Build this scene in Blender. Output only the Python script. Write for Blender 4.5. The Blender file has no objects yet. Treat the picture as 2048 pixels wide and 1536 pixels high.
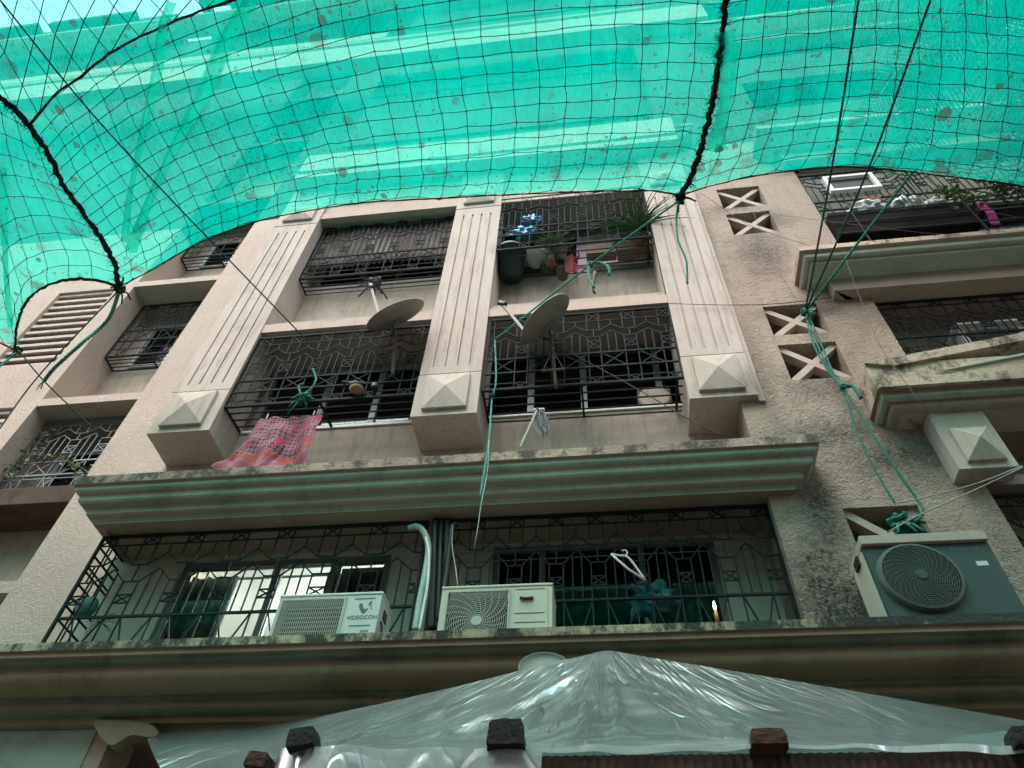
import bpy, bmesh, math, random
from mathutils import Vector, Matrix, noise
random.seed(7)
R = math.radians
# ------------------------------------------------------------------ camera, sky, sun
# world origin at the photographer's eye; x along the facade, y into it, z up; the lane lies at z = -1.6
CP, CY, CR, FPX = 0.87586411, -0.17458738, 0.06612212, 1462.5
_f = Vector((math.sin(CY)*math.cos(CP), math.cos(CY)*math.cos(CP), math.sin(CP)))
_r0 = _f.cross(Vector((0, 0, 1))).normalized(); _u0 = _r0.cross(_f)
_r = math.cos(CR)*_r0 + math.sin(CR)*_u0; _u = -math.sin(CR)*_r0 + math.cos(CR)*_u0
scene = bpy.context.scene
cam = bpy.data.objects.new('camera', bpy.data.cameras.new('camera')); scene.collection.objects.link(cam)
M3 = Matrix((_r, _u, -_f)).transposed()
cam.matrix_world = M3.to_4x4()
cam.data.sensor_width = 36; cam.data.lens = FPX/2048*36; cam.data.clip_start = .02; cam.data.clip_end = 600
scene.camera = cam
world = bpy.data.worlds.new('World'); scene.world = world; world.use_nodes = True
wn = world.node_tree.nodes; wl = world.node_tree.links
SUN_EL, SUN_AZ = R(62), R(200)          # azimuth from +Y clockwise
sky = wn.new('ShaderNodeTexSky'); sky.sky_type = 'NISHITA'; sky.sun_disc = False
sky.sun_elevation = SUN_EL; sky.sun_rotation = SUN_AZ; sky.dust_density = 4; sky.air_density = 1.3
hs = wn.new('ShaderNodeHueSaturation'); hs.inputs['Saturation'].default_value = .38
wl.new(sky.outputs[0], hs.inputs['Color']); wl.new(hs.outputs[0], wn['Background'].inputs[0])
wn['Background'].inputs[1].default_value = .15
sd = bpy.data.lights.new('sun', 'SUN'); sd.energy = 0.6; sd.angle = R(40); sd.color = (1, .97, .92)
so = bpy.data.objects.new('sun', sd); scene.collection.objects.link(so)
so.rotation_euler = Vector((math.sin(SUN_AZ)*math.cos(SUN_EL), math.cos(SUN_AZ)*math.cos(SUN_EL), math.sin(SUN_EL))).to_track_quat('Z', 'Y').to_euler()
scene.view_settings.view_transform = 'Standard'; scene.view_settings.look = 'None'
scene.view_settings.gamma = 1; scene.view_settings.exposure = 1.55
scene.cycles.max_bounces = 8; scene.cycles.transparent_max_bounces = 16; scene.cycles.caustics_reflective = False

# ------------------------------------------------------------------ helpers
def ray(px, py): return _r*((px-1024)/FPX) - _u*((py-768)/FPX) + _f
def A(px, py, D):                        # point of the plane y = D
    d = ray(px, py); return d*(D/d.y)
def AZ(px, py, Z):                       # point of the plane z = Z
    d = ray(px, py); return d*(Z/d.z)
def lerp(a, b, t): return a + (b-a)*t
WL = {}
def tag(o, label=None, cat=None, group=None, kind=None):
    if label: o['label'] = label
    if cat: o['category'] = cat
    if group: o['group'] = group
    if kind: o['kind'] = kind
    return o
def empty(name, loc, label=None, cat=None, group=None, kind=None):
    o = bpy.data.objects.new(name, None); scene.collection.objects.link(o); o.location = loc
    o.empty_display_size = .1; WL[o.name] = Vector(loc)
    return tag(o, label, cat, group, kind)
class MB:
    def __init__(s): s.v = []; s.f = []; s.uv = None
    def add(s, vs, fs):
        n = len(s.v); s.v += [tuple(v) for v in vs]; s.f += [tuple(i+n for i in f) for f in fs]; return s
    def box(s, x0, x1, y0, y1, z0, z1):
        return s.add([(x, y, z) for x in (x0, x1) for y in (y0, y1) for z in (z0, z1)],
                     [(0,1,3,2),(4,6,7,5),(0,4,5,1),(2,3,7,6),(0,2,6,4),(1,5,7,3)])
    def obox(s, c, ax, ay, az, hx, hy, hz):
        c = Vector(c); vs = [c+ax*hx*i+ay*hy*j+az*hz*k for i in (-1,1) for j in (-1,1) for k in (-1,1)]
        return s.add(vs, [(0,1,3,2),(4,6,7,5),(0,4,5,1),(2,3,7,6),(0,2,6,4),(1,5,7,3)])
    def bar(s, p, q, w=.012, w2=None):
        p = Vector(p); q = Vector(q); d = q-p; L = d.length
        if L < 1e-5: return s
        d /= L; a = Vector((0,1,0)) if abs(d.y) < .9 else Vector((1,0,0))
        b = d.cross(a).normalized(); a = b.cross(d)
        return s.obox((p+q)/2, d, a, b, L/2, w/2, (w2 or w)/2)
    def tube(s, pts, r, n=6, cap=True, r1=None):
        pts = [Vector(p) for p in pts]; m = len(pts); base = len(s.v); prev = None
        for i, p in enumerate(pts):
            t = (pts[min(i+1, m-1)]-pts[max(i-1, 0)])
            t = t.normalized() if t.length > 1e-9 else Vector((0,0,1))
            if prev is None:
                a = Vector((0,0,1)) if abs(t.z) < .9 else Vector((1,0,0)); prev = t.cross(a).normalized()
            prev = (prev - t*prev.dot(t)).normalized(); b = t.cross(prev)
            rr = r if r1 is None else lerp(r, r1, i/(m-1))
            if callable(rr): rr = rr(i/(m-1))
            for k in range(n):
                an = 2*math.pi*k/n; s.v.append(tuple(p+(prev*math.cos(an)+b*math.sin(an))*rr))
        for i in range(m-1):
            for k in range(n):
                a0 = base+i*n+k; a1 = base+i*n+(k+1)%n; s.f.append((a0, a1, a1+n, a0+n))
        if cap: s.f.append(tuple(base+k for k in range(n))[::-1]); s.f.append(tuple(base+(m-1)*n+k for k in range(n)))
        return s
    def grid(s, fn, nu, nv, closed=False):
        base = len(s.v)
        for j in range(nv+1):
            for i in range(nu+1): s.v.append(tuple(fn(i/nu, j/nv)))
        for j in range(nv):
            for i in range(nu):
                a = base+j*(nu+1)+i; s.f.append((a, a+1, a+nu+2, a+nu+1))
        return s
    def lathe(s, c, axis, prof, n=24, a0=None):
        c = Vector(c); axis = axis.normalized(); a = Vector((0,0,1)) if abs(axis.z) < .9 else Vector((1,0,0))
        e1 = axis.cross(a).normalized(); e2 = axis.cross(e1); base = len(s.v)
        for rr, h in prof:
            for k in range(n):
                an = 2*math.pi*k/n; s.v.append(tuple(c+axis*h+(e1*math.cos(an)+e2*math.sin(an))*rr))
        for i in range(len(prof)-1):
            for k in range(n):
                a0 = base+i*n+k; a1 = base+i*n+(k+1)%n; s.f.append((a0, a1, a1+n, a0+n))
        return s
    def prism(s, poly, d):               # poly: points of a flat outline, d: extrusion vector
        n = len(poly); P = [Vector(p) for p in poly]; d = Vector(d)
        return s.add(P+[p+d for p in P], [tuple(range(n))[::-1], tuple(range(n, 2*n))]+[(i, (i+1)%n, (i+1)%n+n, i+n) for i in range(n)])
    def build(s, name, mat, parent=None, label=None, smooth=False, bevel=0, solid=0, uv=None):
        off = WL.get(parent.name, Vector((0,0,0))) if parent else Vector((0,0,0))
        me = bpy.data.meshes.new(name); me.from_pydata([tuple(Vector(v)-off) for v in s.v], [], s.f)
        bm = bmesh.new(); bm.from_mesh(me)
        bmesh.ops.recalc_face_normals(bm, faces=bm.faces); bm.to_mesh(me); bm.free()
        if uv:
            l = me.uv_layers.new(name='UVMap')
            for lp in me.loops: l.data[lp.index].uv = uv[lp.vertex_index]
        me.materials.append(mat)
        if smooth:
            for p in me.polygons: p.use_smooth = True
        o = bpy.data.objects.new(name, me); scene.collection.objects.link(o)
        if parent: o.parent = parent
        WL[o.name] = off
        if bevel:
            m = o.modifiers.new('bevel', 'BEVEL'); m.width = bevel; m.segments = 2; m.limit_method = 'ANGLE'; m.angle_limit = R(40)
        if solid:
            m = o.modifiers.new('solid', 'SOLIDIFY'); m.thickness = solid
        if label: o['label'] = label
        return o
def dup(o, dx=0, dz=0, parent=None):
    c = o.copy(); scene.collection.objects.link(c)
    if parent: c.parent = parent
    else: c.location = o.location + Vector((dx, 0, dz))
    WL[c.name] = WL.get(o.name, Vector((0,0,0))) + (Vector((dx, 0, dz)) if not parent else Vector((0,0,0)))
    for ch in list(o.children): dup(ch, parent=c)
    return c
def cr(P, n):                            # Catmull-Rom through points, n samples
    P = [Vector(p) for p in P]; Q = [P[0]*2-P[1]]+P+[P[-1]*2-P[-2]]; out = []
    L = [0]
    for i in range(len(P)-1): L.append(L[-1]+(P[i+1]-P[i]).length)
    for k in range(n):
        t = L[-1]*k/(n-1); i = 0
        while i < len(P)-2 and L[i+1] < t: i += 1
        w = (t-L[i])/max(1e-9, L[i+1]-L[i]); a, b, c, d = Q[i:i+4]
        out.append(.5*((2*b)+(c-a)*w+(2*a-5*b+4*c-d)*w*w+(3*b-3*c+d-a)*w**3))
    return out

# ------------------------------------------------------------------ materials
def mat(name):
    m = bpy.data.materials.new(name); m.use_nodes = True; nt = m.node_tree
    return m, nt, nt.nodes, nt.links, nt.nodes['Principled BSDF']
def simple(name, col, rough=.6, metal=0, var=.25, scale=8, bump=0, bscale=60, spec=.4):
    m, nt, N, L, P = mat(name)
    P.inputs['Roughness'].default_value = rough; P.inputs['Metallic'].default_value = metal
    P.inputs['Specular IOR Level'].default_value = spec
    g = N.new('ShaderNodeNewGeometry'); t = N.new('ShaderNodeTexNoise'); t.inputs['Scale'].default_value = scale; t.inputs['Detail'].default_value = 6
    L.new(g.outputs['Position'], t.inputs['Vector'])
    r = N.new('ShaderNodeMix'); r.data_type = 'RGBA'
    r.inputs[6].default_value = (*[c*(1-var) for c in col], 1); r.inputs[7].default_value = (*[min(1, c*(1+var*.6)) for c in col], 1)
    L.new(t.outputs['Fac'], r.inputs[0]); L.new(r.outputs[2], P.inputs['Base Color'])
    if bump:
        t2 = N.new('ShaderNodeTexNoise'); t2.inputs['Scale'].default_value = bscale; t2.inputs['Detail'].default_value = 5
        L.new(g.outputs['Position'], t2.inputs['Vector'])
        b = N.new('ShaderNodeBump'); b.inputs['Strength'].default_value = bump; b.inputs['Distance'].default_value = .01
        L.new(t2.outputs['Fac'], b.inputs['Height']); L.new(b.outputs[0], P.inputs['Normal'])
    return m
def emis(name, col, st):
    m, nt, N, L, P = mat(name); P.inputs['Base Color'].default_value = (*col, 1)
    P.inputs['Emission Color'].default_value = (*col, 1); P.inputs['Emission Strength'].default_value = st
    return m
DARK = .74
def plaster(name, c1, c2, dirt=(.05,.047,.042), amt=.35, lo=.52, bump=.3, bscale=70, coarse=False, streak=.35, stains=(), pink=None):
    """lime plaster: two tones, rain streaks, mould patches, optional stains at fixed places of the wall (x, z, rx, rz, strength)"""
    c1 = tuple(c*DARK for c in c1); c2 = tuple(c*DARK for c in c2); pink = pink and tuple(c*DARK for c in pink)
    m, nt, N, L, P = mat(name); P.inputs['Roughness'].default_value = .92; P.inputs['Specular IOR Level'].default_value = .2
    g = N.new('ShaderNodeNewGeometry')
    def nz(sc, det=8, scale3=None, rough=.6):
        t = N.new('ShaderNodeTexNoise'); t.inputs['Scale'].default_value = sc; t.inputs['Detail'].default_value = det; t.inputs['Roughness'].default_value = rough
        if scale3:
            mp = N.new('ShaderNodeMapping'); mp.inputs['Scale'].default_value = scale3
            L.new(g.outputs['Position'], mp.inputs[0]); L.new(mp.outputs[0], t.inputs['Vector'])
        else: L.new(g.outputs['Position'], t.inputs['Vector'])
        return t.outputs['Fac']
    def ramp(f, a, b):
        r = N.new('ShaderNodeMapRange'); r.inputs['From Min'].default_value = a; r.inputs['From Max'].default_value = b
        L.new(f, r.inputs['Value']); return r.outputs[0]
    def mth(op, a, b):
        n = N.new('ShaderNodeMath'); n.operation = op
        for i, x in ((0, a), (1, b)):
            if isinstance(x, (int, float)): n.inputs[i].default_value = x
            else: L.new(x, n.inputs[i])
        return n.outputs[0]
    def mix(f, a, b):
        n = N.new('ShaderNodeMix'); n.data_type = 'RGBA'
        for i, x in ((0, f), (6, a), (7, b)):
            if isinstance(x, (int, float)): n.inputs[i].default_value = x
            elif isinstance(x, tuple): n.inputs[i].default_value = (*x, 1)
            else: L.new(x, n.inputs[i])
        return n.outputs[2]
    col = mix(ramp(nz(1.3), .35, .65), c1, c2)
    if pink: col = mix(mth('MULTIPLY', ramp(nz(.8, 5, (1,1,1.3)), .5, .7), .6), col, pink)
    col = mix(mth('MULTIPLY', ramp(nz(5, 8, (3, 3, .35)), .5, .75), streak), col, tuple(c*.45 for c in c1))
    col = mix(mth('MULTIPLY', mth('MULTIPLY', ramp(nz(9, 6, (2.5, 2.5, .18)), .56, .70), ramp(nz(1.1, 4), .45, .6)), streak), col, tuple(c*.35 for c in c1))
    mask = mth('MULTIPLY', ramp(nz(2.2, 10, None, .7), lo, lo+.16), amt)
    if stains:
        sp = N.new('ShaderNodeSeparateXYZ'); L.new(g.outputs['Position'], sp.inputs[0]); wob = nz(3, 8, None, .7)
        for x, z, rx, rz, st in stains:
            a = mth('DIVIDE', mth('SUBTRACT', sp.outputs[0], x), rx); b = mth('DIVIDE', mth('SUBTRACT', sp.outputs[2], z), rz)
            d = mth('SQRT', mth('ADD', mth('MULTIPLY', a, a), mth('MULTIPLY', b, b)), 0)
            d = mth('ADD', d, mth('MULTIPLY', mth('SUBTRACT', wob, .5), 2.2))
            r = N.new('ShaderNodeMapRange'); r.inputs['From Min'].default_value = 1.25; r.inputs['From Max'].default_value = .15; L.new(d, r.inputs['Value'])
            mask = mth('MAXIMUM', mask, mth('MULTIPLY', r.outputs[0], st))
    if coarse:   # grime sits in the hollows of the roughcast
        mask = mth('MULTIPLY', mask, mth('ADD', mth('MULTIPLY', ramp(nz(42, 4), .38, .62), .55), .55))
    speck = ramp(nz(26, 3), .68, .74)
    col = mix(mask, col, dirt)
    col = mix(mth('MULTIPLY', speck, .35), col, dirt)
    L.new(col, P.inputs['Base Color'])
    b = N.new('ShaderNodeBump'); b.inputs['Strength'].default_value = bump; b.inputs['Distance'].default_value = .02 if coarse else .006
    h = nz(bscale, 4)
    if coarse: h = mth('ADD', h, mth('MULTIPLY', nz(bscale*.4, 3), 1.0))
    L.new(h, b.inputs['Height']); L.new(b.outputs[0], P.inputs['Normal'])
    return m
ST = [(1.62, 3.0, .5, .95, 1), (1.6, 2.75, .6, .45, 1), (2.35, 3.05, .6, .5, .8), (2.5, 4.45, .6, .4, .8), (2.0, 4.75, .7, .25, .75), (1.72, 4.0, .2, .35, .95), (1.7, 3.75, .25, .5, .8), (2.1, 5.35, .45, .4, .6),
      (2.3, 6.62, .6, .18, .7), (2.1, 7.9, .35, .7, .75), (2.35, 8.7, .4, .25, .6), (1.95, 9.1, .5, .15, .6), (2.75, 7.35, .3, .6, .4), (1.6, 5.5, .15, 1.1, .5), (2.9, 3.4, .2, .7, .4), (1.58, 8.4, .08, 1.4, .4)]
m_rough = plaster('roughcast_wall', (.48,.395,.315), (.57,.48,.40), amt=.3, lo=.54, bump=1.0, bscale=55, coarse=True, streak=.2, stains=ST, pink=(.66,.50,.44))
m_roughL = plaster('roughcast_pale_wall', (.60,.505,.42), (.67,.58,.49), amt=.18, lo=.6, bump=.7, bscale=60, coarse=True, streak=.15, pink=(.66,.52,.48))
m_smooth = plaster('smooth_cream_plaster', (.60,.53,.46), (.68,.61,.54), amt=.28, lo=.58, bump=.25, streak=.45, stains=[(1.5, 5.35, .22, .3, .5), (1.2, 8.8, .1, 1.2, .3)], pink=(.66,.55,.48))
m_bay = plaster('bay_wall_plaster', (.52,.46,.38), (.60,.53,.45), dirt=(.16,.16,.12), amt=.35, lo=.5, bump=.25, streak=.5)
m_beam = plaster('cream_beam_paint', (.60,.51,.43), (.66,.55,.47), amt=.25, lo=.58, bump=.3, streak=.3, pink=(.68,.46,.36))
m_cream = plaster('cream_moulding', (.44,.38,.30), (.50,.43,.35), dirt=(.05,.06,.05), amt=.35, lo=.55, bump=.4, streak=.2)
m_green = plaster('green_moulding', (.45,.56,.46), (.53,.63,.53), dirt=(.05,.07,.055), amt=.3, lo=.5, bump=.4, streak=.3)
m_brown = plaster('brown_moulding', (.40,.30,.215), (.45,.345,.25), dirt=(.04,.06,.045), amt=.4, lo=.54, bump=.4, streak=.2)
m_dkgreen = plaster('dark_green_moulding', (.21,.24,.17), (.28,.31,.22), dirt=(.03,.05,.035), amt=.5, lo=.48, bump=.5, streak=.3)  # dark green colour of some ledge bands
m_olive = plaster('olive_moulding', (.38,.31,.19), (.42,.36,.24), dirt=(.06,.08,.055), amt=.4, lo=.52, bump=.4, streak=.25)
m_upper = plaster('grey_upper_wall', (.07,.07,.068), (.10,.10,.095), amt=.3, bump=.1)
m_inner = plaster('pale_green_inner_wall', (.48,.53,.44), (.56,.60,.51), amt=.2, lo=.6, bump=.15, streak=.35)
m_ceil = plaster('brown_soffit', (.36,.28,.22), (.42,.33,.26), amt=.15, lo=.6, bump=.15)
def fascia(name, c, dark, cov, right=.13):
    m, nt, N, L, P = mat(name); P.inputs['Roughness'].default_value = .95
    g = N.new('ShaderNodeNewGeometry')
    mp = N.new('ShaderNodeMapping'); mp.inputs['Scale'].default_value = (1.5, 1.5, .8); mp.inputs['Rotation'].default_value = (0, .5, 0)
    L.new(g.outputs['Position'], mp.inputs[0])
    def nz(sc, src, d=8, ro=.65):
        t = N.new('ShaderNodeTexNoise'); t.inputs['Scale'].default_value = sc; t.inputs['Detail'].default_value = d; t.inputs['Roughness'].default_value = ro; L.new(src, t.inputs['Vector']); return t.outputs['Fac']
    r = N.new('ShaderNodeValToRGB'); e = r.color_ramp.elements
    e[0].position = cov-.04; e[0].color = (*dark, 1); e[1].position = cov+.07; e[1].color = (*c, 1)
    x = e.new(cov); x.color = (*[a*.35+b*.4 for a, b in zip(c, dark)], 1)
    sx = N.new('ShaderNodeSeparateXYZ'); L.new(g.outputs['Position'], sx.inputs[0])
    gr = N.new('ShaderNodeMapRange'); gr.inputs['From Min'].default_value = .2; gr.inputs['From Max'].default_value = 2.0; gr.inputs['To Max'].default_value = right; L.new(sx.outputs[0], gr.inputs['Value'])
    sb = N.new('ShaderNodeMath'); sb.operation = 'SUBTRACT'; L.new(nz(3.2, mp.outputs[0], 12, .78), sb.inputs[0]); L.new(gr.outputs[0], sb.inputs[1]); L.new(sb.outputs[0], r.inputs[0])
    mx = N.new('ShaderNodeMix'); mx.data_type = 'RGBA'; mx.blend_type = 'MULTIPLY'; mx.inputs[0].default_value = .8
    r2 = N.new('ShaderNodeValToRGB'); r2.color_ramp.elements[0].position = .4; r2.color_ramp.elements[0].color = (.7,.6,.62,1); r2.color_ramp.elements[1].position = .6; r2.color_ramp.elements[1].color = (1,1,.9,1)
    L.new(nz(.9, g.outputs['Position'], 4), r2.inputs[0]); L.new(r.outputs[0], mx.inputs[6]); L.new(r2.outputs[0], mx.inputs[7]); L.new(mx.outputs[2], P.inputs['Base Color'])
    b = N.new('ShaderNodeBump'); b.inputs['Strength'].default_value = .9; b.inputs['Distance'].default_value = .02; L.new(nz(28, g.outputs['Position'], 6), b.inputs['Height']); L.new(b.outputs[0], P.inputs['Normal'])
    return m
m_fascia = fascia('weathered_ledge_edge', (.50,.43,.31), (.045,.05,.05), .49)
m_fascia2 = fascia('weathered_cornice_edge', (.46,.36,.30), (.09,.08,.075), .46, .05)
m_iron = simple('green_black_iron_paint', (.016,.026,.026), .7, 0, .5, 30, .4, 120, spec=.10)
m_iron2 = simple('grey_iron_paint', (.04,.044,.046), .8, 0, .5, 25, .3, 120, spec=.06)
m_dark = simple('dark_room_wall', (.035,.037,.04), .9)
m_roomw = simple('white_room_wall', (.75,.75,.72), .8, var=.03)
m_frame = simple('pale_aluminium_frame', (.42,.48,.45), .45, .2, .15)
m_framed = simple('green_grey_frame', (.13,.16,.14), .5, .2, .3)
m_white = simple('white_painted_metal', (.62,.65,.62), .4, 0, .1, 5, .1, 30)
m_ivory = simple('ivory_painted_metal', (.60,.56,.46), .45, 0, .14, 5, .1, 30)
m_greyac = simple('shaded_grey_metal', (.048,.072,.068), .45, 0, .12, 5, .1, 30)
m_black = simple('black_plastic', (.012,.013,.014), .5)
m_darkfan = simple('dark_fan_cavity', (.02,.022,.024), .7)
m_grillw = simple('ivory_wire', (.50,.49,.43), .5, 0, .1)
m_grillb = simple('black_wire', (.10,.11,.105), .4, 0, .2)
m_logo = simple('grey_print', (.10,.12,.13), .6, var=.05)
m_rope = simple('green_rope', (.01,.19,.14), .75, 0, .5, 60, .6, 200)
m_rope2 = simple('pale_green_rope', (.06,.32,.26), .75, 0, .4, 60, .6, 200)
m_roped = simple('dark_green_rope', (.008,.07,.055), .8, 0, .5, 60)
m_cord = simple('grey_white_cord', (.38,.40,.36), .8, 0, .3, 60)
m_thin = simple('thin_grey_wire', (.14,.14,.13), .8)
m_wire = simple('black_cable', (.02,.02,.02), .6)
m_seam = simple('mouldy_black_rope', (.012,.013,.012), .95, 0, .5, 60, 1, 90)
m_dish = simple('grey_dish_paint', (.26,.25,.22), .55, 0, .35, 10, .2, 50)
m_steel = simple('galvanised_steel', (.17,.165,.15), .6, .2, .35, 30)
m_rust = simple('rusty_tube', (.10,.08,.06), .7, .3, .6, 30, .5, 80)
m_brick = simple('wet_black_brick', (.022,.02,.018), .95, 0, .6, 30, 1, 60)
m_brickr = simple('dark_red_brick', (.07,.035,.026), .95, 0, .5, 30, 1, 60)
m_leaf = simple('leaf_green', (.05,.12,.035), .55, 0, .5, 12)
m_leaf2 = simple('pale_leaf', (.13,.20,.09), .55, 0, .4, 12)
m_frond = simple('palm_frond_green', (.03,.09,.03), .5, 0, .5, 6)
m_bark = simple('palm_bark', (.16,.13,.10), .95, 0, .4, 20, 1, 30)
m_pot = simple('terracotta', (.22,.09,.05), .8, 0, .3)
m_drum = simple('black_drum', (.012,.03,.035), .5, 0, .3)
m_bag = simple('blue_polythene', (.04,.36,.62), .35, 0, .3)
m_bagw = simple('white_polythene', (.6,.62,.62), .35, 0, .15)
m_pinkc = simple('magenta_cloth', (.35,.02,.18), .8)
m_redc = simple('maroon_cloth', (.16,.01,.02), .85)
m_card = simple('brown_card', (.16,.12,.09), .9, 0, .4, 6)
m_curt = simple('grey_green_curtain', (.09,.13,.12), .85)
m_hose = simple('pale_green_tape', (.30,.42,.38), .6, 0, .3, 25, .5, 60)
m_shed = simple('rusty_brown_sheet', (.055,.027,.020), .7, .1, .6, 9, .2, 50)
m_ground = simple('lane_concrete', (.12,.115,.105), .95, 0, .3, 3, .5, 30)
m_fascia3 = fascia('pale_weathered_edge', (.58,.49,.39), (.12,.11,.09), .43, .0)
def glass():
    m, nt, N, L, P = mat('window_glass'); N.remove(P)
    t = N.new('ShaderNodeBsdfTransparent'); t.inputs[0].default_value = (.72,.78,.76,1)
    g = N.new('ShaderNodeBsdfGlossy'); g.inputs['Roughness'].default_value = .05; g.inputs[0].default_value = (.9,.95,.95,1)
    f = N.new('ShaderNodeFresnel'); f.inputs[0].default_value = 1.22; x = N.new('ShaderNodeMixShader')
    L.new(f.outputs[0], x.inputs[0]); L.new(t.outputs[0], x.inputs[1]); L.new(g.outputs[0], x.inputs[2]); L.new(x.outputs[0], N['Material Output'].inputs[0])
    return m
m_glass = glass()

# ------------------------------------------------------------------ ground and building
GZ = -1.6
g = MB(); g.box(-80, 80, -80, 80, GZ-.3, GZ); tag(g.build('ground', m_ground), 'grey concrete lane below the apartment building', 'ground', kind='structure')
ob = empty('unseen_shading_building', (0, -9, GZ), 'unseen plain grey building added behind the camera to darken the lower facade', 'building')  # unseen block added to cut the level light on the lower facade
OPP = True
B = empty('apartment_building', (-1.5, 5.0, GZ), 'cream and beige weathered apartment block with fluted pilasters and barred balconies', 'building')
def wallp(x0, x1, z0, z1, y0, y1, holes):
    """a slab x0..x1, z0..z1 between y0 (front) and y1 with rectangular holes (a, b, c, d) = x from, x to, z from, z to"""
    xs = sorted({x0, x1, *[h[0] for h in holes], *[h[1] for h in holes]}); zs = sorted({z0, z1, *[h[2] for h in holes], *[h[3] for h in holes]})
    xs = [x for x in xs if x0 <= x <= x1]; zs = [z for z in zs if z0 <= z <= z1]; m = MB()
    sol = {}
    for i in range(len(xs)-1):
        for k in range(len(zs)-1):
            cx = (xs[i]+xs[i+1])/2; cz = (zs[k]+zs[k+1])/2
            sol[i, k] = not any(h[0] < cx < h[1] and h[2] < cz < h[3] for h in holes)
    for (i, k), s in sol.items():
        if not s: continue
        a, b, c, d = xs[i], xs[i+1], zs[k], zs[k+1]
        m.add([(a,y0,c),(b,y0,c),(b,y0,d),(a,y0,d)], [(0,1,2,3)]); m.add([(a,y1,c),(b,y1,c),(b,y1,d),(a,y1,d)], [(3,2,1,0)])
        if not sol.get((i-1, k)): m.add([(a,y0,c),(a,y1,c),(a,y1,d),(a,y0,d)], [(0,1,2,3)])
        if not sol.get((i+1, k)): m.add([(b,y0,c),(b,y1,c),(b,y1,d),(b,y0,d)], [(0,1,2,3)])
        if not sol.get((i, k-1)): m.add([(a,y0,c),(b,y0,c),(b,y1,c),(a,y1,c)], [(0,1,2,3)])
        if not sol.get((i, k+1)): m.add([(a,y0,d),(b,y0,d),(b,y1,d),(a,y1,d)], [(0,1,2,3)])
    return m
def moulding(path, prof, sub=40):
    """sweep a profile (offset, z) round a mitred path of (x, y, nx, ny): the offset moves a corner by (nx, ny)"""
    m = MB(); n = len(path)
    P = []
    for o, z in prof: P.append([(x+nx*o, y+ny*o, z) for x, y, nx, ny in path])
    for a in range(len(prof)-1):
        for k in range(n-1):
            p, q, r2, s = P[a][k], P[a][k+1], P[a+1][k+1], P[a+1][k]
            m.add([p, q, r2, s], [(0,1,2,3)])
    return m
def arc(o0, z0, o1, z1, n=6, conc=True):
    """quarter curve between two profile points"""
    out = []
    for i in range(n+1):
        t = i/n*math.pi/2
        out.append((lerp(o0, o1, 1-math.cos(t)), lerp(z0, z1, math.sin(t))) if conc else (lerp(o0, o1, math.sin(t)), lerp(z0, z1, 1-math.cos(t))))
    return out
def band(parent, name, path, segs):
    for prof, m in segs: moulding(path, prof).build(name, m, parent)

P_, W_, BK, WL_ = 4.62, 4.70, 5.10, 5.40          # pilaster face, roughcast wall, bay wall, left wing
# roughcast wall right of the bays, with its pairs of crossed openings
hs_ = []
for k in range(8):
    dz = 2.92*k if k < 3 else 2.92*2+2.88*(k-2)
    hs_ += [(1.87, 2.44, 3.36+dz if k else 3.32, 3.91+dz*.965 if k else 3.91)] if 0 else []
XO = [(1.87, 2.43, 3.36, 3.905), (1.87, 2.43, 6.215, 6.745), (1.87, 2.43, 5.49, 6.05), (1.87, 2.44, 9.09, 9.67), (1.87, 2.42, 8.36, 8.92)]
for k in range(5):
    pass
wallp(1.34, 3.0, 2.30, 11.2, W_, 5.3, [h for h in XO if h[3] < 11]).build('wall', m_rough, B)
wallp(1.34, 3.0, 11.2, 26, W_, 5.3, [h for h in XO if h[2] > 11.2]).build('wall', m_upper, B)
MB().box(1.6, 3.0, 5.304, 5.32, 2.3, 26).build('shaft_wall', m_dark, B)
for a, b, c, d in XO:
    m = MB(); y = W_+.085
    for s in (0, 1):
        p = Vector((a, y, c if s else d)); q = Vector((b, y, d if s else c)); dd = (q-p).normalized(); y2 = Vector((0,1,0)); n = dd.cross(y2)
        m.obox((p+q)/2+Vector((0, .002*s, 0)), dd, y2, n, (q-p).length/2+.02, .05, .034)
    m.build('cross_brace', m_beam, B)
    MB().box(a, b, W_+.02, W_+.22, d, d+.0).v
# left wing
RZ = []
for k in range(8):
    top = 6.79+2.86*k; RZ.append((-7.14, -5.74, top-2.72, top))
RZ.append((-7.14, -5.74, 1.2, 3.93))
LZ = [(-8.45, -7.42, 7.70+2.86*2*k if 0 else 7.72, 9.66) for k in (0,)]
LV = [(-8.42, -7.43, 7.72, 9.66), (-8.42, -7.43, 4.86, 6.80)]
wallp(-16, -3.95, 2.2, 11.6, WL_, WL_+.38, RZ+LV).build('wall', m_roughL, B)
wallp(-30, -3.95, 11.6, 26, WL_, WL_+.38, RZ+LV[2:]).build('wall', m_upper, B)
MB().box(-7.6, -5.3, 6.02, 6.2, 1.2, 25).build('inner_wall', m_bay, B)
MB().box(-7.44, -7.142, WL_+.382, 6.02, 1.2, 24).build('inner_wall', m_beam, B)
MB().box(-5.74, -5.5, WL_+.382, 6.02, 1.2, 24).build('inner_wall', m_beam, B)
for a, b, c, d in RZ[:-1]:
    MB().box(-7.14, -5.74, WL_+.382, 6.02, d, d+.14).build('balcony_slab', m_bay, B)
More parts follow.
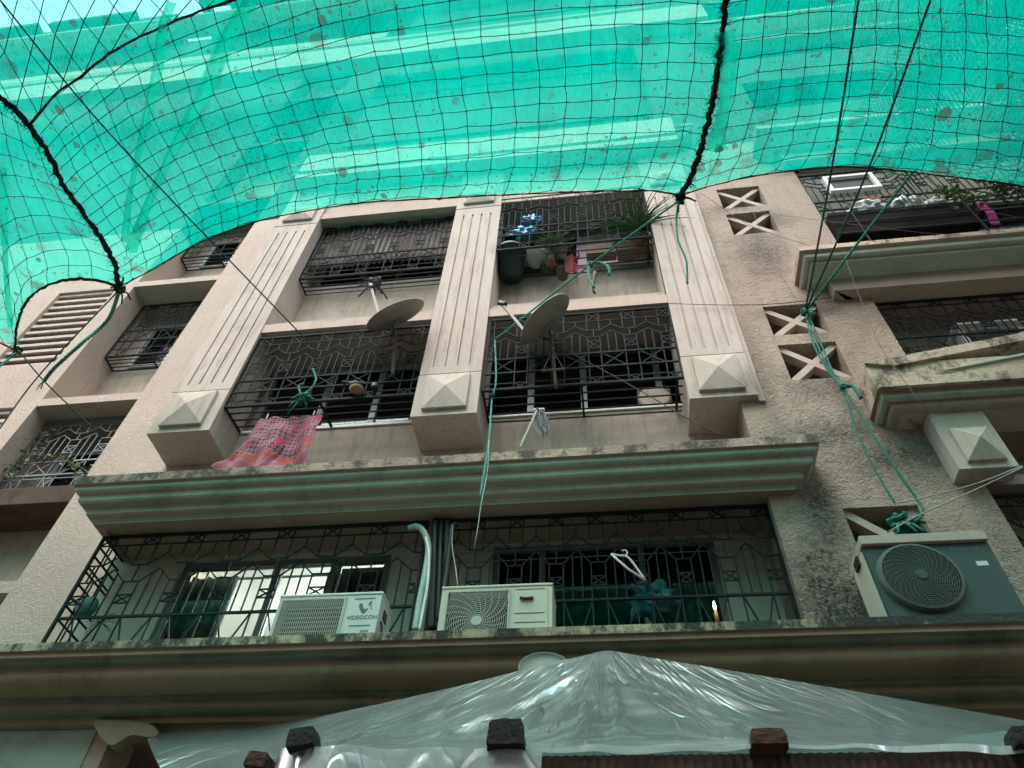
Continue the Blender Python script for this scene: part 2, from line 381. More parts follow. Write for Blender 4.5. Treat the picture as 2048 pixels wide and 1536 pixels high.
for a, b, c, d in LV:
    m = MB(); n = 11
    for i in range(n+1):
        z = c+.06+(d-c-.1)*i/n
        m.add([(a,5.44,z-.03),(b,5.44,z-.03),(b,5.56,z+.05),(a,5.56,z+.05),(a,5.44,z+.03),(b,5.44,z+.03),(b,5.56,z+.11),(a,5.56,z+.11)],
              [(0,1,2,3),(4,7,6,5),(0,4,5,1),(3,2,6,7),(0,3,7,4),(1,5,6,2)])
    m.build('louvre', m_smooth, B); MB().box(a-.1, b+.1, 5.79, 5.8, c-.1, d+.1).build('louvre_back', m_dark, B)
MB().box(-30, 3.0, 4.40, 4.69, 17.45, 18.55).build('parapet_band', m_smooth, B)
MB().box(-4.5, 1.5, 4.395, 4.69, 10.85, 11.0).build('parapet_band', m_smooth, B)
MB().box(-4.5, 1.5, 4.395, 4.655, 11.12, 11.75).build('parapet_band', m_smooth, B)
MB().box(-30, -5, 4.9, 5.39, 21.2, 21.7).build('parapet_band', m_smooth, B)
# overhanging roof slab with notches and light wells, open to the sky
for x0, x1, y0, y1 in ((-40, -17.9, 4.28, 8), (-17.9, -17.4, 4.6, 8), (-17.4, -14.35, 4.31, 8), (-14.35, -13.0, 4.56, 8), (-13.0, -12.0, 5.45, 8), (-12.0, -11.75, 3.9, 8), (-11.75, -11.0, 4.97, 8), (-11.75, -11.0, 3.9, 4.48), (-11.0, 9, 3.9, 8)):
    MB().box(x0, x1, y0, y1, 26.0+(.01 if y1 < 5 else 0), 26.3).build('roof_slab', m_upper, B)
# first floor enclosure
MB().box(-4.57, 1.34, 5.17, 5.30, 4.075, 5.66).v
def win(parent, x0, x1, z0, z1, y, cuts, fm, w=.05, depth=.06, panes=True, name='window'):
    m = MB(); m.box(x0, x1, y, y+depth, z1-w, z1); m.box(x0, x1, y, y+depth, z0, z0+w)
    e = [x0]+list(cuts)+[x1]
    for i, c in enumerate(e):
        cx = min(max(c, x0+w/2), x1-w/2); m.box(cx-w/2, cx+w/2, y-.003, y+depth+.003, z0+w, z1-w)
    o = m.build(name, fm, parent)
    if panes:
        for i in range(len(e)-1):
            MB().box(e[i]+w/2, e[i+1]-w/2, y+depth*.45, y+depth*.45+.005, z0+w, z1-w).build('pane', m_glass, o)
    return o
wallp(-4.62, 1.40, 2.30, 4.10, 5.17, 5.30, [(-3.88, -1.90, 2.5, 4.03), (-.98, .92, 2.45, 4.06)]).build('wall', m_inner, B)
MB().box(-4.50, 1.40, 4.702, 5.169, 4.075, 4.12).build('soffit', m_ceil, B)
MB().box(1.341, 1.40, 4.702, 5.169, 2.3, 4.074).build('side_wall', m_smooth, B)
# rooms behind the windows
def room(x0, x1, y0, y1, z0, z1, m):
    b = MB(); b.box(x0, x1, y0, y1, z0, z1); b.f = [f for f in b.f if not all(abs(b.v[i][1]-y0) < 1e-6 for i in f)]
    return b.build('room', m, B)
room(-4.6, -1.75, 5.302, 8.6, 2.3, 4.36, m_roomw)
room(-1.7, 1.45, 5.302, 8.4, 2.3, 4.36, m_card)
win(B, -3.87, -1.90, 2.5, 4.03, 5.20, (-2.95, -2.42), m_framed, .06)
win(B, -.98, .92, 2.5, 4.05, 5.20, (-.55, .30), m_framed, .05)
# big cornice over the first floor (mitred at both ends)
cpath = [(-4.46, 5.41, -1, 0), (-4.46, 4.70, -1, -1), (1.48, 4.70, 1, -1), (1.48, 4.703, 1, 0)]
def cornice(path, dz, parent=B):
    z = lambda *q: [(o, zz+dz) for o, zz in q]
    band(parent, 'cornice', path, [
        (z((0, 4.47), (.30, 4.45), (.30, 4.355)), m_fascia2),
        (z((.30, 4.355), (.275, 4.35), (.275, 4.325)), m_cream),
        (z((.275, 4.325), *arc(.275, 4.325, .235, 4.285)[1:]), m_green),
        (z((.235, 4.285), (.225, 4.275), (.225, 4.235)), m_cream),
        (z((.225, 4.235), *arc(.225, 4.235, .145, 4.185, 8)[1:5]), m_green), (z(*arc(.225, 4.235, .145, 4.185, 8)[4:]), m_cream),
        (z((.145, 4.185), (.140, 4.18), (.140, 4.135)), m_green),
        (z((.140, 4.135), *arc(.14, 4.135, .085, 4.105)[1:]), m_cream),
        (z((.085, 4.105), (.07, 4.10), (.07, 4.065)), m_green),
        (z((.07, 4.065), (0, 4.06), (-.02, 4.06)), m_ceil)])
cornice(cpath, 0)
cornice(cpath, 7.0)
wide = [(-30, 4.70, 0, -1), (1.48, 4.70, 1, -1), (1.48, 4.703, 1, 0)]
for dz in (14.5, 20.4):
    band(B, 'cornice', wide, [([(0, 4.55+dz), (.30, 4.5+dz), (.30, 4.30+dz)], m_cream), ([(.30, 4.30+dz), (.2, 4.2+dz), (.0, 4.06+dz), (-.3, 4.05+dz)], m_cream)])
m = MB(); m.grid(lambda a, b: Vector((lerp(-2.76, -2.40, a), 4.567+.008*noise.noise(Vector((a*20, b*9, 0))), 4.150+.016*math.sin(math.pi*min(.999, max(.001, a)))**.4*(b-.5)*2*(1+.5*noise.noise(Vector((a*14, b, 3)))))), 40, 4); m.build('moss_patch', simple('moss', (.02,.03,.018), .95, 0, .5, 40), B, solid=.006)
# lowest ledge
lpath = [(-14, 4.70, 0, -1), (9, 4.70, 0, -1)]
band(B, 'ledge', lpath, [
    ([(-.3, 2.555), (.385, 2.555), (.40, 2.655), (.45, 2.66), (.45, 2.600)], m_fascia),
    ([(.45, 2.600), (.43, 2.595), (.43, 2.56), (.41, 2.555)], m_brown),
    (arc(.41, 2.555, .36, 2.515), m_dkgreen),
    ([(.36, 2.515), (.35, 2.51), (.35, 2.475)], m_brown),
    (arc(.35, 2.475, .20, 2.39, 10), m_olive),
    ([(.20, 2.39), (.19, 2.385), (.19, 2.36), (.16, 2.355)], m_dkgreen),
    ([(.16, 2.355), (.15, 2.35), (.15, 2.325)], m_brown),
    (arc(.15, 2.325, .08, 2.29), m_dkgreen),
    ([(.08, 2.29), (.07, 2.285), (.07, 2.255), (-.3, 2.25)], m_olive)])
MB().box(-13, 9, 4.72, 9, 2.256, 2.30).build('floor_slab', m_ceil, B)
# bays of the second floor and above
def sill_and_room(dz):
    m = MB(); m.box(-4.57, 1.338, BK, 5.29, 4.13+dz if dz else 4.10, 5.66+dz); m.build('wall', m_bay, B)
    m = MB(); m.box(-4.57, 1.338, BK-.02, 5.291, 5.662+dz, 5.70+dz); m.build('window_sill', m_white, B)
    MB().box(-4.25, 1.40, 4.742, 5.34, 7.20+dz, 7.26+dz).build('soffit', m_bay, B)
    MB().box(-4.25, 1.40, 5.34, 5.46, 7.085+dz, 7.20+dz).build('lintel', m_bay, B)
    MB().box(-4.25, -4.2, 5.292, 5.46, 5.70+dz, 7.199+dz).build('side_wall', m_white, B)
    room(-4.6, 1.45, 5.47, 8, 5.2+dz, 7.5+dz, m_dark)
PIL = []
def pilaster(x0, x1, xb):
    o = MB().box(x0, xb, P_+.022, 5.098, 5.235, 11.05).build('pilaster', m_smooth, B)
    MB().box(x0-.002, x1+.002, P_, P_+.12 if x1 == xb else W_-.001, 5.233, 5.868).build('base_block', m_smooth, o)
    w = x1-x0; gr = [(x0+w*(.205+.197*i)-.011, x0+w*(.205+.197*i)+.011, 6.0, 9.47) for i in range(4)]
    wallp(x0, x1, 5.885, 9.665, P_+.004, P_+.0215 if x1 == xb else W_-.001, gr).build('fluted_panel', m_smooth, o)
    if x1 != xb: MB().box(xb+.001, x1-.002, P_+.024, W_-.0005, 5.87, 9.66).build('panel_backing', m_smooth, o)
    MB().box(x0-.002, x1+.002, P_, P_+.12 if x1 == xb else W_-.001, 9.68, 11.05).build('top_block', m_smooth, o)
    for zb, h in ((5.31, .51), (9.78, .42)):
        a, b = x0+w*.16, x1-w*.16; y = P_-.001
        m = MB(); m.box(a, b, y-.035, y, zb, zb+h); c = ((a+b)/2, y-.10, zb+h/2)
        m.add([(a,y-.036,zb),(b,y-.036,zb),(b,y-.036,zb+h),(a,y-.036,zb+h),c], [(0,1,4),(1,2,4),(2,3,4),(3,0,4)])
        m.build('pyramid_panel', m_smooth, o)
    PIL.append(o)
pilaster(-4.55, -3.88, -3.88); pilaster(-1.80, -1.146, -1.146); pilaster(.878, 1.500, 1.338)
# narrow raised border beside the third pilaster
MB().box(1.503, 1.56, W_-.03, W_-.001, 5.2, 10.2).build('border_strip', m_smooth, B)
for dz in (0, 2.90):
    sill_and_room(dz)
    for a, b in ((-3.879, -1.801), (-1.145, .877)):
        MB().box(a, b, 4.64, 4.742, 6.93+dz-(.04 if a > -2 else 0), 7.09+dz-(.04 if a > -2 else 0)).build('beam', m_beam, B)
        MB().box(a, b, 4.7425, BK+.1, 6.985+dz, 7.08+dz).build('balcony_slab', m_bay, B)
win(B, -4.0, -1.6, 5.70, 7.085, 5.36, (-3.2, -2.55), m_frame, .07)
win(B, -1.5, 1.3, 5.70, 7.085, 5.36, (-.72, -.12, .72), m_frame, .07)
win(B, -4.0, -1.6, 8.60, 9.985, 5.36, (-3.3, -2.75, -2.1), m_frame, .07)
win(B, -1.5, 1.3, 8.60, 9.985, 5.36, (-.72, .1, .72), m_frame, .07)
MB().box(-4.58, 1.338, 4.66, 5.3, 9.99, 10.2).build('beam', m_beam, B)
# storeys above the net: the same pattern again
for k, z in enumerate((11.06, 13.95, 16.85, 19.75, 22.65)):
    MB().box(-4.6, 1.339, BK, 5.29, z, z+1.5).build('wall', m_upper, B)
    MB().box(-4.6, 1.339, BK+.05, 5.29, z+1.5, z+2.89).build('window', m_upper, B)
MB().box(-4.58, 1.339, 4.66, 5.3, 10.2+.002, 11.055).build('wall', m_bay, B)
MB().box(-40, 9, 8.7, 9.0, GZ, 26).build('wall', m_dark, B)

wallp(-22, 16, GZ, 13, -9, -8.4, []).build('wall', m_bay, ob)
# ------------------------------------------------------------------ window grilles
def grille(x0, x1, rows, y, mod, x_off=0, back=None, name='window_grille', m=None, w=.011, W=.02, xlow=True, left=False, wav=False):
    """rows: z of top, rail2, zig-zag flat, peak, lower flat, lower peak, box top, box bottom, rail A, rail B, thin rail C, rail D (bottom)"""
    m = m or m_iron; b = MB(); T, r2, uf, up, lf, lp, bt, bb, a, bB, c, d = rows
    v = lambda x, z, yy=y: Vector((x, yy, z))
    for z, ww in ((T, .024), (r2, w), (a, W), (bB, W), (c, w), (d, .028)):
        if z is not None: b.bar(v(x0, z), v(x1, z), ww)
    for x in (x0, x1): b.bar(v(x, T), v(x, d), .024)
    hw = mod*.17; n = int((x1-x0)/mod)+3
    def seg(p, q, ww=w):
        # clip against the ends
        if p.x > q.x: p, q = q, p
        if q.x <= x0 or p.x >= x1: return
        if p.x < x0: p = p+(q-p)*((x0-p.x)/(q.x-p.x))
        if q.x > x1: q = p+(q-p)*((x1-p.x)/(q.x-p.x))
        b.bar(p, q, ww)
    def vert(x, za, zb, ww=w):
        if x0 < x < x1: b.bar(v(x, za), v(x, zb), ww)
    for i in range(-1, n):
        cx = x0+x_off+i*mod; l, r = cx-hw, cx+hw; mx = cx+mod/2
        for x in (l, r): vert(x, T, uf); vert(x, lf, d)
        seg(v(l, T), v(r, r2)); seg(v(l, r2), v(r, T))
        seg(v(l, uf), v(r, uf)); seg(v(r, uf), v(mx, up)); seg(v(mx, up), v(l+mod, uf)); vert(mx, r2, up)
        seg(v(l, lf), v(r, lf)); seg(v(r, lf), v(mx, lp)); seg(v(mx, lp), v(l+mod, lf)); vert(cx, uf, lf)
        seg(v(l, bt), v(r, bb)); seg(v(l, bb), v(r, bt)); seg(v(l, bt), v(r, bt)); seg(v(l, bb), v(r, bb))
        for s in (-1, 1): vert(mx+s*mod*.11, lerp(lp, lf, .3), a)
        if bB is not None:
            seg(v(r, a), v(l+mod, bB)); seg(v(r, bB), v(l+mod, a))
            if c is not None and xlow: seg(v(l, c), v(r, d)); seg(v(l, d), v(r, c))
    if back:                                  # floor of the cage: bars along x, carried back to the wall
        yb, zb = back; k = 4
        for i in range(1, k+1):
            t = i/k; b.bar(v(x0, lerp(d, zb, t), lerp(y, yb, t)), v(x1, lerp(d, zb, t), lerp(y, yb, t)), .013)
        for x in (x0, lerp(x0, x1, .5), lerp(x0, x1, .97)): b.bar(v(x, d), v(x, zb, yb), .022)
    if left:
        yb = left
        for z in rows:
            if z: b.bar(v(x0, z), v(x0, z, yb), .014)
        for t in (.33, .66): b.bar(v(x0, T, lerp(y, yb, t)), v(x0, d, lerp(y, yb, t)), .012)
    return b.build(name, m, B)
R2b = [6.84, 6.68, 6.50, 6.60, 6.38, 6.48, 6.31, 6.19, 6.10, 5.87, 5.70, 5.61]
R2a = [6.84, 6.70, 6.51, 6.61, 6.36, 6.48, 6.30, 6.18, 6.05, 5.86, 5.72, 5.63]
grille(-3.875, -1.80, R2a, 4.67, .362, .12, back=(BK, 5.68))
grille(-1.12, .872, R2b, 4.67, .385, .0+.38, back=(BK, 5.60))
R1 = [4.05, 3.95, 3.735, 3.85, 3.56, 3.69, 3.43, 3.35, 3.22, 2.52, None, 2.50]
grille(-4.50, -1.50, R1, 4.80, .418, .49, left=5.16)
grille(-1.38, 1.333, R1, 4.80, .33, .655-.33, left=False)
R3a = [9.93, 9.82, 9.52, 9.62, 9.40, 9.50, 9.22, 9.10, 8.95, 8.75, 8.55, 8.42]
grille(-3.878, -1.80, R3a, 4.82, .362, .12, back=(BK, 8.45), m=m_iron2)
R3b = [9.88, 9.74, 9.53, 9.60, 9.42, 9.50, 9.26, 9.12, 8.98, 8.77, 8.55, 8.41]
grille(-1.16, .872, R3b, 4.645, .385, .38, back=(BK, 8.43), m=m_iron2)
for x in (-3.6, -1.98): # scrolls under the third floor cage
    MB().tube([(x+.09*math.cos(a/10*math.pi), 4.9, 8.40-.0-.09*math.sin(a/10*math.pi)) for a in range(11)], .007, 5).build('scroll', m_iron2, B)
RL = [9.62, 9.52, 9.36, 9.45, 9.25, 9.35, 9.15, 9.05, 8.93, 8.66, 8.46, 8.28]
o = grille(-7.12, -5.7, RL, 5.76, .37, .2, back=(6.01, 8.27), m=m_iron2)
for dz in (-2.78, 2.88):
    RR = [z+dz for z in RL]
    if dz < 0: RR = [6.76, 6.66, 6.50, 6.60, 6.38, 6.48, 6.27, 6.15, 6.0, 5.78, 5.72, 5.50]
    grille(-7.12, -5.7, RR, 5.66 if dz < 0 else 5.76, .42, .2, back=(6.01, RR[-1]), m=simple('silver_green_iron', (.20,.23,.23), .5, .3, .4, 20) if dz < 0 else m_iron2)
win(B, -6.9, -5.0, 8.3, 9.3, 5.985, (-6.35,), m_frame, .05, .03); win(B, -6.9, -5.0, 5.5, 6.5, 5.985, (-6.35,), m_frame, .05, .03)
win(B, -6.9, -5.0, 11.2, 12.1, 5.985, (-6.35,), m_frame, .05, .03)

# ------------------------------------------------------------------ right-hand balconies
wallp(3.0, 9, 11, 26, 5.2, 5.35, []).build('wall', m_upper, B)
wallp(3.0, 9, 2.3, 11, 5.2, 5.35, [(3.4, 8.5, 2.6, 3.9), (3.3, 8.5, 5.3, 6.5), (4.2, 8.5, 7.9, 9.6)]).build('wall', m_inner, B)
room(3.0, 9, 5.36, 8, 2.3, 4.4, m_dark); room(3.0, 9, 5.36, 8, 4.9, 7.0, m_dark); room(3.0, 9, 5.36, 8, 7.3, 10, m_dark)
win(B, 3.4, 5.6, 5.3, 6.5, 5.22, (4.05, 4.8), m_frame, .07); win(B, 4.2, 6.2, 7.9, 9.6, 5.22, (5.0,), m_frame, .07)
rp = [(3.0, 4.703, -1, 0), (3.0, 4.70, -1, -1), (9, 4.70, 0, -1)]
rp1 = [(2.74, 4.705, -1, 0), (2.74, 4.70, -1, -1), (9, 4.70, 0, -1)]
def zz(*q): return list(q)
band(B, 'cornice', rp1, [
    (zz((0, 7.22), (.28, 7.20), (.44, 7.20), (.44, 7.12)), m_fascia3),
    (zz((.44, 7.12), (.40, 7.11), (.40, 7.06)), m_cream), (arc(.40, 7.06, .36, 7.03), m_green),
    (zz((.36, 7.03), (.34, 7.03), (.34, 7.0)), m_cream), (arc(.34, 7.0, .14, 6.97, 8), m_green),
    (zz((.14, 6.97), (.13, 6.97), (.13, 6.76), (-.1, 6.76)), m_cream)])
MB().box(3.0, 9, 4.71, 5.2, 6.77, 6.9).build('soffit', m_ceil, B)
band(B, 'cornice', rp1, [
    (zz((0, 5.24), (.35, 5.22), (.35, 4.89)), m_fascia3),
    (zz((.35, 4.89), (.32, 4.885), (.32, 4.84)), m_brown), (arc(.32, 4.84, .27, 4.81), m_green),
    (zz((.27, 4.81), (.25, 4.81), (.25, 4.78)), m_brown), (arc(.25, 4.78, .17, 4.745, 8), m_cream), (zz((.17, 4.745), (-.1, 4.74)), m_smooth)])
# raking pediment on the lower right cornice
yf = 4.35
MB().prism([(2.39, yf-.03, 5.22), (5.0, yf-.03, 5.72), (5.0, yf-.03, 5.62), (2.62, yf-.03, 5.16)], (0, .35, 0)).build('pediment', m_fascia3, B)
MB().prism([(2.62, yf-.015, 5.155), (5.0, yf-.015, 5.62), (5.0, yf-.015, 5.0), (2.72, yf-.015, 5.0)], (0, .02, 0)).v
MB().box(2.40, 9, yf-.03, yf-.001, 4.885, 4.99).build('pediment_base', m_fascia3, B)
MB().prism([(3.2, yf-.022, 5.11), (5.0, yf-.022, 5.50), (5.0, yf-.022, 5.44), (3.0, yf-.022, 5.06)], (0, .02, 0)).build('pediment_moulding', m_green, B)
MB().box(3.0, 9, 4.71, 5.2, 4.75, 5.2).build('soffit', m_ceil, B)
o = MB().box(2.775, 3.215, 4.53, 4.699, 4.10, 4.738).build('corner_block', m_smooth, B)
m = MB(); a, b, zb, h, y = 2.86, 3.15, 4.16, .36, 4.529; m.box(a, b, y-.03, y, zb, zb+h)
m.add([(a,y-.031,zb),(b,y-.031,zb),(b,y-.031,zb+h),(a,y-.031,zb+h),((a+b)/2, y-.11, zb+h/2)], [(0,1,4),(1,2,4),(2,3,4),(3,0,4)]); m.build('pyramid_panel', m_smooth, o)
MB().box(3.0, 9, 4.74, 5.2, 4.10, 4.2).build('soffit', m_ceil, B)
grille(3.02, 8, [6.74, 6.64, 6.45, 6.56, 6.36, 6.48, 6.30, 6.22, 6.12, 5.86, 5.60, 5.40], 4.78, .36, .25)
grille(3.02, 8, [9.9, 9.8, 9.62, 9.72, 9.5, 9.6, 9.4, 9.3, 9.08, 8.86, 8.66, 8.50], 4.74, .40, .25)
grille(3.02, 8, [4.05, 3.95, 3.735, 3.85, 3.56, 3.69, 3.43, 3.35, 3.22, 2.92, 2.7, 2.50], 4.82, .34, .2)
m = MB()
for x in (3.3, 4.6, 6): m.bar((x, 4.6, 7.22), (x, 4.6, 8.5), .02)
for z in (7.45, 7.7, 8.0, 8.25, 8.5): m.bar((3.02, 4.6, z), (8, 4.6, z), .014)
m.build('balcony_railing', m_iron, B)
for k in range(3):
    z = 10.0+5.82*k
    band(B, 'cornice', rp, [([(0, z+.7), (.44, z+.68), (.44, z+.58), (.38, z+.55)], m_fascia3), ([(.38, z+.55), (.3, z+.45), (.2, z+.35), (.13, z+.33), (.13, z+.1), (-.1, z+.1)], m_cream)])
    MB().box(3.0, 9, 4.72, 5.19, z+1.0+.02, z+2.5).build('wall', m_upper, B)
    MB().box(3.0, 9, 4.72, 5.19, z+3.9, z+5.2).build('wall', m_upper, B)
# ground floor: pale column under the ledge, scroll bracket
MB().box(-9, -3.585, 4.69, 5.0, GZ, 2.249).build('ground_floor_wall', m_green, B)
MB().box(-3.584, -3.46, 4.70, 5.0, GZ, 2.249).build('wall_edge', m_beam, B)
MB().box(-3.3, 9, 6.8, 7.0, GZ, 2.25).build('ground_floor_wall', m_card, B)  # interior darkness put into this back wall's dark brown colour
pts = cr([A(x, y, 4.58) for x, y in ((188,1440),(190,1455),(205,1478),(222,1490),(240,1483),(262,1470),(298,1474),(314,1471),(313,1458),(295,1447),(240,1440))], 40)
MB().prism(pts, (0, .11, 0)).build('scroll_bracket', m_olive, B)

# ------------------------------------------------------------------ shade net and safety net over the lane
NZ = 6.6
def N_(px, py, z=NZ): return AZ(px, py, z)
def coons(bot, top, lef, rig, nu, nv, sag=0.0):
    b = cr(bot, nu+1); t = cr(top, nu+1); l = cr(lef, nv+1); r = cr(rig, nv+1); G = []
    for j in range(nv+1):
        v = j/nv; row = []
        for i in range(nu+1):
            u = i/nu
            p = (b[i]*(1-v)+t[i]*v)+(l[j]*(1-u)+r[j]*u)-(b[0]*(1-u)*(1-v)+b[-1]*u*(1-v)+t[0]*(1-u)*v+t[-1]*u*v)
            s = math.sin(math.pi*u)*math.sin(math.pi*v)
            row.append(p+Vector((0, 0, -sag*s)))
        G.append(row)
    return G
PX = lambda L: [N_(*p) for p in L]
seamA = PX([(240,572),(228,520),(190,455),(130,370),(95,300),(60,250)])
seamA2 = PX([(60,250),(30,215),(0,190),(-60,130),(-140,60),(-260,-60)])
ropeB = PX([(60,250),(110,190),(160,155),(230,100),(320,55),(400,22),(470,-2),(600,-50),(820,-110),(1100,-150),(1290,-165),(1480,-170)])
seamC = PX([(1360,390),(1385,345),(1405,280),(1425,200),(1438,110),(1450,0),(1465,-90),(1480,-170)])
edge2 = PX([(240,572),(300,540),(370,500),(420,475),(520,440),(640,416),(750,402),(900,394),(1050,386),(1200,381),(1310,380),(1360,390)])
edge3 = PX([(1360,390),(1400,376),(1500,352),(1600,338),(1690,332),(1780,338),(1900,352),(2048,372),(2250,420),(2500,520)])
edge1 = PX([(-260,560),(-150,610),(-60,650),(0,682),(30,697)])
edge1b = PX([(30,697),(38,640),(60,595),(100,568),(150,556),(200,560),(240,572)])
top3 = PX([(1480,-170),(1700,-170),(1950,-170),(2250,-150),(2500,-120)])
right3 = PX([(2500,520),(2520,300),(2520,100),(2500,-120)])
P2 = coons(edge2, ropeB, seamA, seamC, 30, 15, .10)
P3 = coons(edge3, top3, seamC, right3, 28, 14, .08)
lefA = PX([(-260,560),(-300,300),(-290,100),(-260,-60)])
topA = list(reversed(seamA2)); 
P1 = coons(edge1+edge1b[1:], cr(seamA2, 12)[::-1]+[], lefA, seamA, 16, 12, .05)
# fourth panel: beyond rope B, its cells turned
far = PX([(-260,-60),(-60,-170),(250,-200),(700,-215),(1100,-215),(1480,-170)])
P4 = coons(list(reversed(seamA2))+ropeB[1:], far, [far[0], far[0]+Vector((.01,0,0))], [ropeB[-1], ropeB[-1]+Vector((.01,0,0))], 40, 8, 0)
m_shade, nt, N, L, Pp = mat('green_shade_net'); N.remove(Pp)
gg = N.new('ShaderNodeNewGeometry')
tr = N.new('ShaderNodeBsdfTransparent'); tr.inputs[0].default_value = (.50, .90, .82, 1)
tl = N.new('ShaderNodeBsdfTranslucent'); df = N.new('ShaderNodeBsdfDiffuse')
def noiz(sc, d=6, ro=.6, sc3=None):
    t = N.new('ShaderNodeTexNoise'); t.inputs['Scale'].default_value = sc; t.inputs['Detail'].default_value = d; t.inputs['Roughness'].default_value = ro
    if sc3:
        mp = N.new('ShaderNodeMapping'); mp.inputs['Scale'].default_value = sc3; mp.inputs['Rotation'].default_value = (0, 0, .5); L.new(gg.outputs['Position'], mp.inputs[0]); L.new(mp.outputs[0], t.inputs['Vector'])
    else: L.new(gg.outputs['Position'], t.inputs['Vector'])
    return t.outputs['Fac']
def mrange(f, a, b, c=0, d=1):
    r = N.new('ShaderNodeMapRange'); r.inputs['From Min'].default_value = a; r.inputs['From Max'].default_value = b; r.inputs['To Min'].default_value = c; r.inputs['To Max'].default_value = d
    L.new(f, r.inputs['Value']); return r.outputs[0]
def mm(op, a, b):
    n = N.new('ShaderNodeMath'); n.operation = op
    for i, x in ((0, a), (1, b)):
        if isinstance(x, (int, float)): n.inputs[i].default_value = x
        else: L.new(x, n.inputs[i])
    return n.outputs[0]
# droppings and dead leaves caught in the net: round spots of several sizes, and blotches
def spots(scale, cut, seed, prob):
    mp = N.new('ShaderNodeMapping'); mp.inputs['Location'].default_value = (seed, seed*.7, 0); mp.inputs['Scale'].default_value = (1, 1, 0)
    wob = N.new('ShaderNodeVectorMath'); wob.operation = 'MULTIPLY_ADD'; wob.inputs[1].default_value = (.07,)*3
    tn = N.new('ShaderNodeTexNoise'); tn.inputs['Scale'].default_value = 9; L.new(gg.outputs['Position'], tn.inputs['Vector'])
    L.new(tn.outputs['Color'], wob.inputs[0]); L.new(gg.outputs['Position'], wob.inputs[2]); L.new(wob.outputs[0], mp.inputs[0])
    v = N.new('ShaderNodeTexVoronoi'); v.inputs['Scale'].default_value = scale; L.new(mp.outputs[0], v.inputs['Vector'])
    sp = N.new('ShaderNodeSeparateColor'); L.new(v.outputs['Color'], sp.inputs[0])
    rad = mm('MULTIPLY', sp.outputs[1], cut)
    a = mrange(mm('SUBTRACT', rad, v.outputs['Distance']), 0, .03)
    return mm('MULTIPLY', a, mrange(sp.outputs[0], prob, prob+.02, 0, 1))
d1 = mm('MAXIMUM', spots(2.2, .26, 3, .62), spots(6, .34, 9, .62))
d1 = mm('MAXIMUM', d1, mm('MULTIPLY', spots(20, .4, 1, .55), .8))
blot = mm('MULTIPLY', mrange(noiz(2.6, 8, .7), .57, .63), .75)
# dirt gathers along the low edge, near the building
sy = N.new('ShaderNodeSeparateXYZ'); L.new(gg.outputs['Position'], sy.inputs[0])
blot = mm('MULTIPLY', blot, mrange(sy.outputs[1], 2.2, 3.3, .15, 1))
dirt = mm('MAXIMUM', mm('MULTIPLY', mm('MULTIPLY', d1, .85), mrange(noiz(.9, 3), .40, .56, .15, 1)), blot)
mc = N.new('ShaderNodeMix'); mc.data_type = 'RGBA'; mc.inputs[6].default_value = (.0, .57, .43, 1); mc.inputs[7].default_value = (.05, .055, .045, 1); L.new(dirt, mc.inputs[0])
c2 = N.new('ShaderNodeMix'); c2.data_type = 'RGBA'; c2.blend_type = 'MULTIPLY'; c2.inputs[0].default_value = 1
v2 = N.new('ShaderNodeCombineColor'); fv = mrange(noiz(1.2, 6, .6, (3, .6, 1)), .3, .7, .82, 1.05)
for i in range(3): L.new(fv, v2.inputs[i])
L.new(mc.outputs[2], c2.inputs[6]); L.new(v2.outputs[0], c2.inputs[7])
L.new(c2.outputs[2], tl.inputs[0]); L.new(c2.outputs[2], df.inputs[0])
s1 = N.new('ShaderNodeMixShader'); s1.inputs[0].default_value = .25; L.new(tl.outputs[0], s1.inputs[1]); L.new(df.outputs[0], s1.inputs[2])
s2 = N.new('ShaderNodeMixShader')
uvn = N.new('ShaderNodeUVMap')
wv = N.new('ShaderNodeTexWave'); wv.inputs['Scale'].default_value = 26; wv.inputs['Distortion'].default_value = .6; L.new(uvn.outputs[0], wv.inputs['Vector'])
holes = mrange(wv.outputs['Fac'], 0, 1, .48, .56)
holes = mm('ADD', holes, mm('ADD', mrange(noiz(45, 3, .7, (1, .35, 1)), .3, .7, -.07, .07), mrange(noiz(.8, 4), .35, .65, -.07, .09)))
cover = mm('MAXIMUM', holes, mm('MULTIPLY', dirt, .95))
L.new(cover, s2.inputs[0]); L.new(tr.outputs[0], s2.inputs[1]); L.new(s1.outputs[0], s2.inputs[2]); L.new(s2.outputs[0], N['Material Output'].inputs[0])
def sample(G, u, v):
    nv = len(G)-1; nu = len(G[0])-1; x = u*nu; y = v*nv; i = min(int(x), nu-1); j = min(int(y), nv-1); a = x-i; b = y-j
    return (G[j][i]*(1-a)+G[j][i+1]*a)*(1-b)+(G[j+1][i]*(1-a)+G[j+1][i+1]*a)*b
shade = empty('shade_net', N_(1024, 100), 'green translucent shade netting stretched over the lane, spotted with dirt', 'shade net')
def sheet(G, nu, nv, name='netting', us=1, vs=1):
    m = MB(); m.grid(lambda u, v: sample(G, u, v)+Vector((0,0,.012+.02*noise.noise(Vector((u*14, v*3, 1))))), nu, nv)
    uv = [((i % (nu+1))/nu*us, (i//(nu+1))/nv*vs) for i in range(len(m.v))]
    return m.build(name, m_shade, shade, smooth=True, uv=uv)
sheet(P1, 40, 30, us=2, vs=1.5); sheet(P2, 90, 40, us=4, vs=2); sheet(P3, 80, 40, us=4, vs=2); sheet(P4, 60, 16, us=4, vs=1.2)
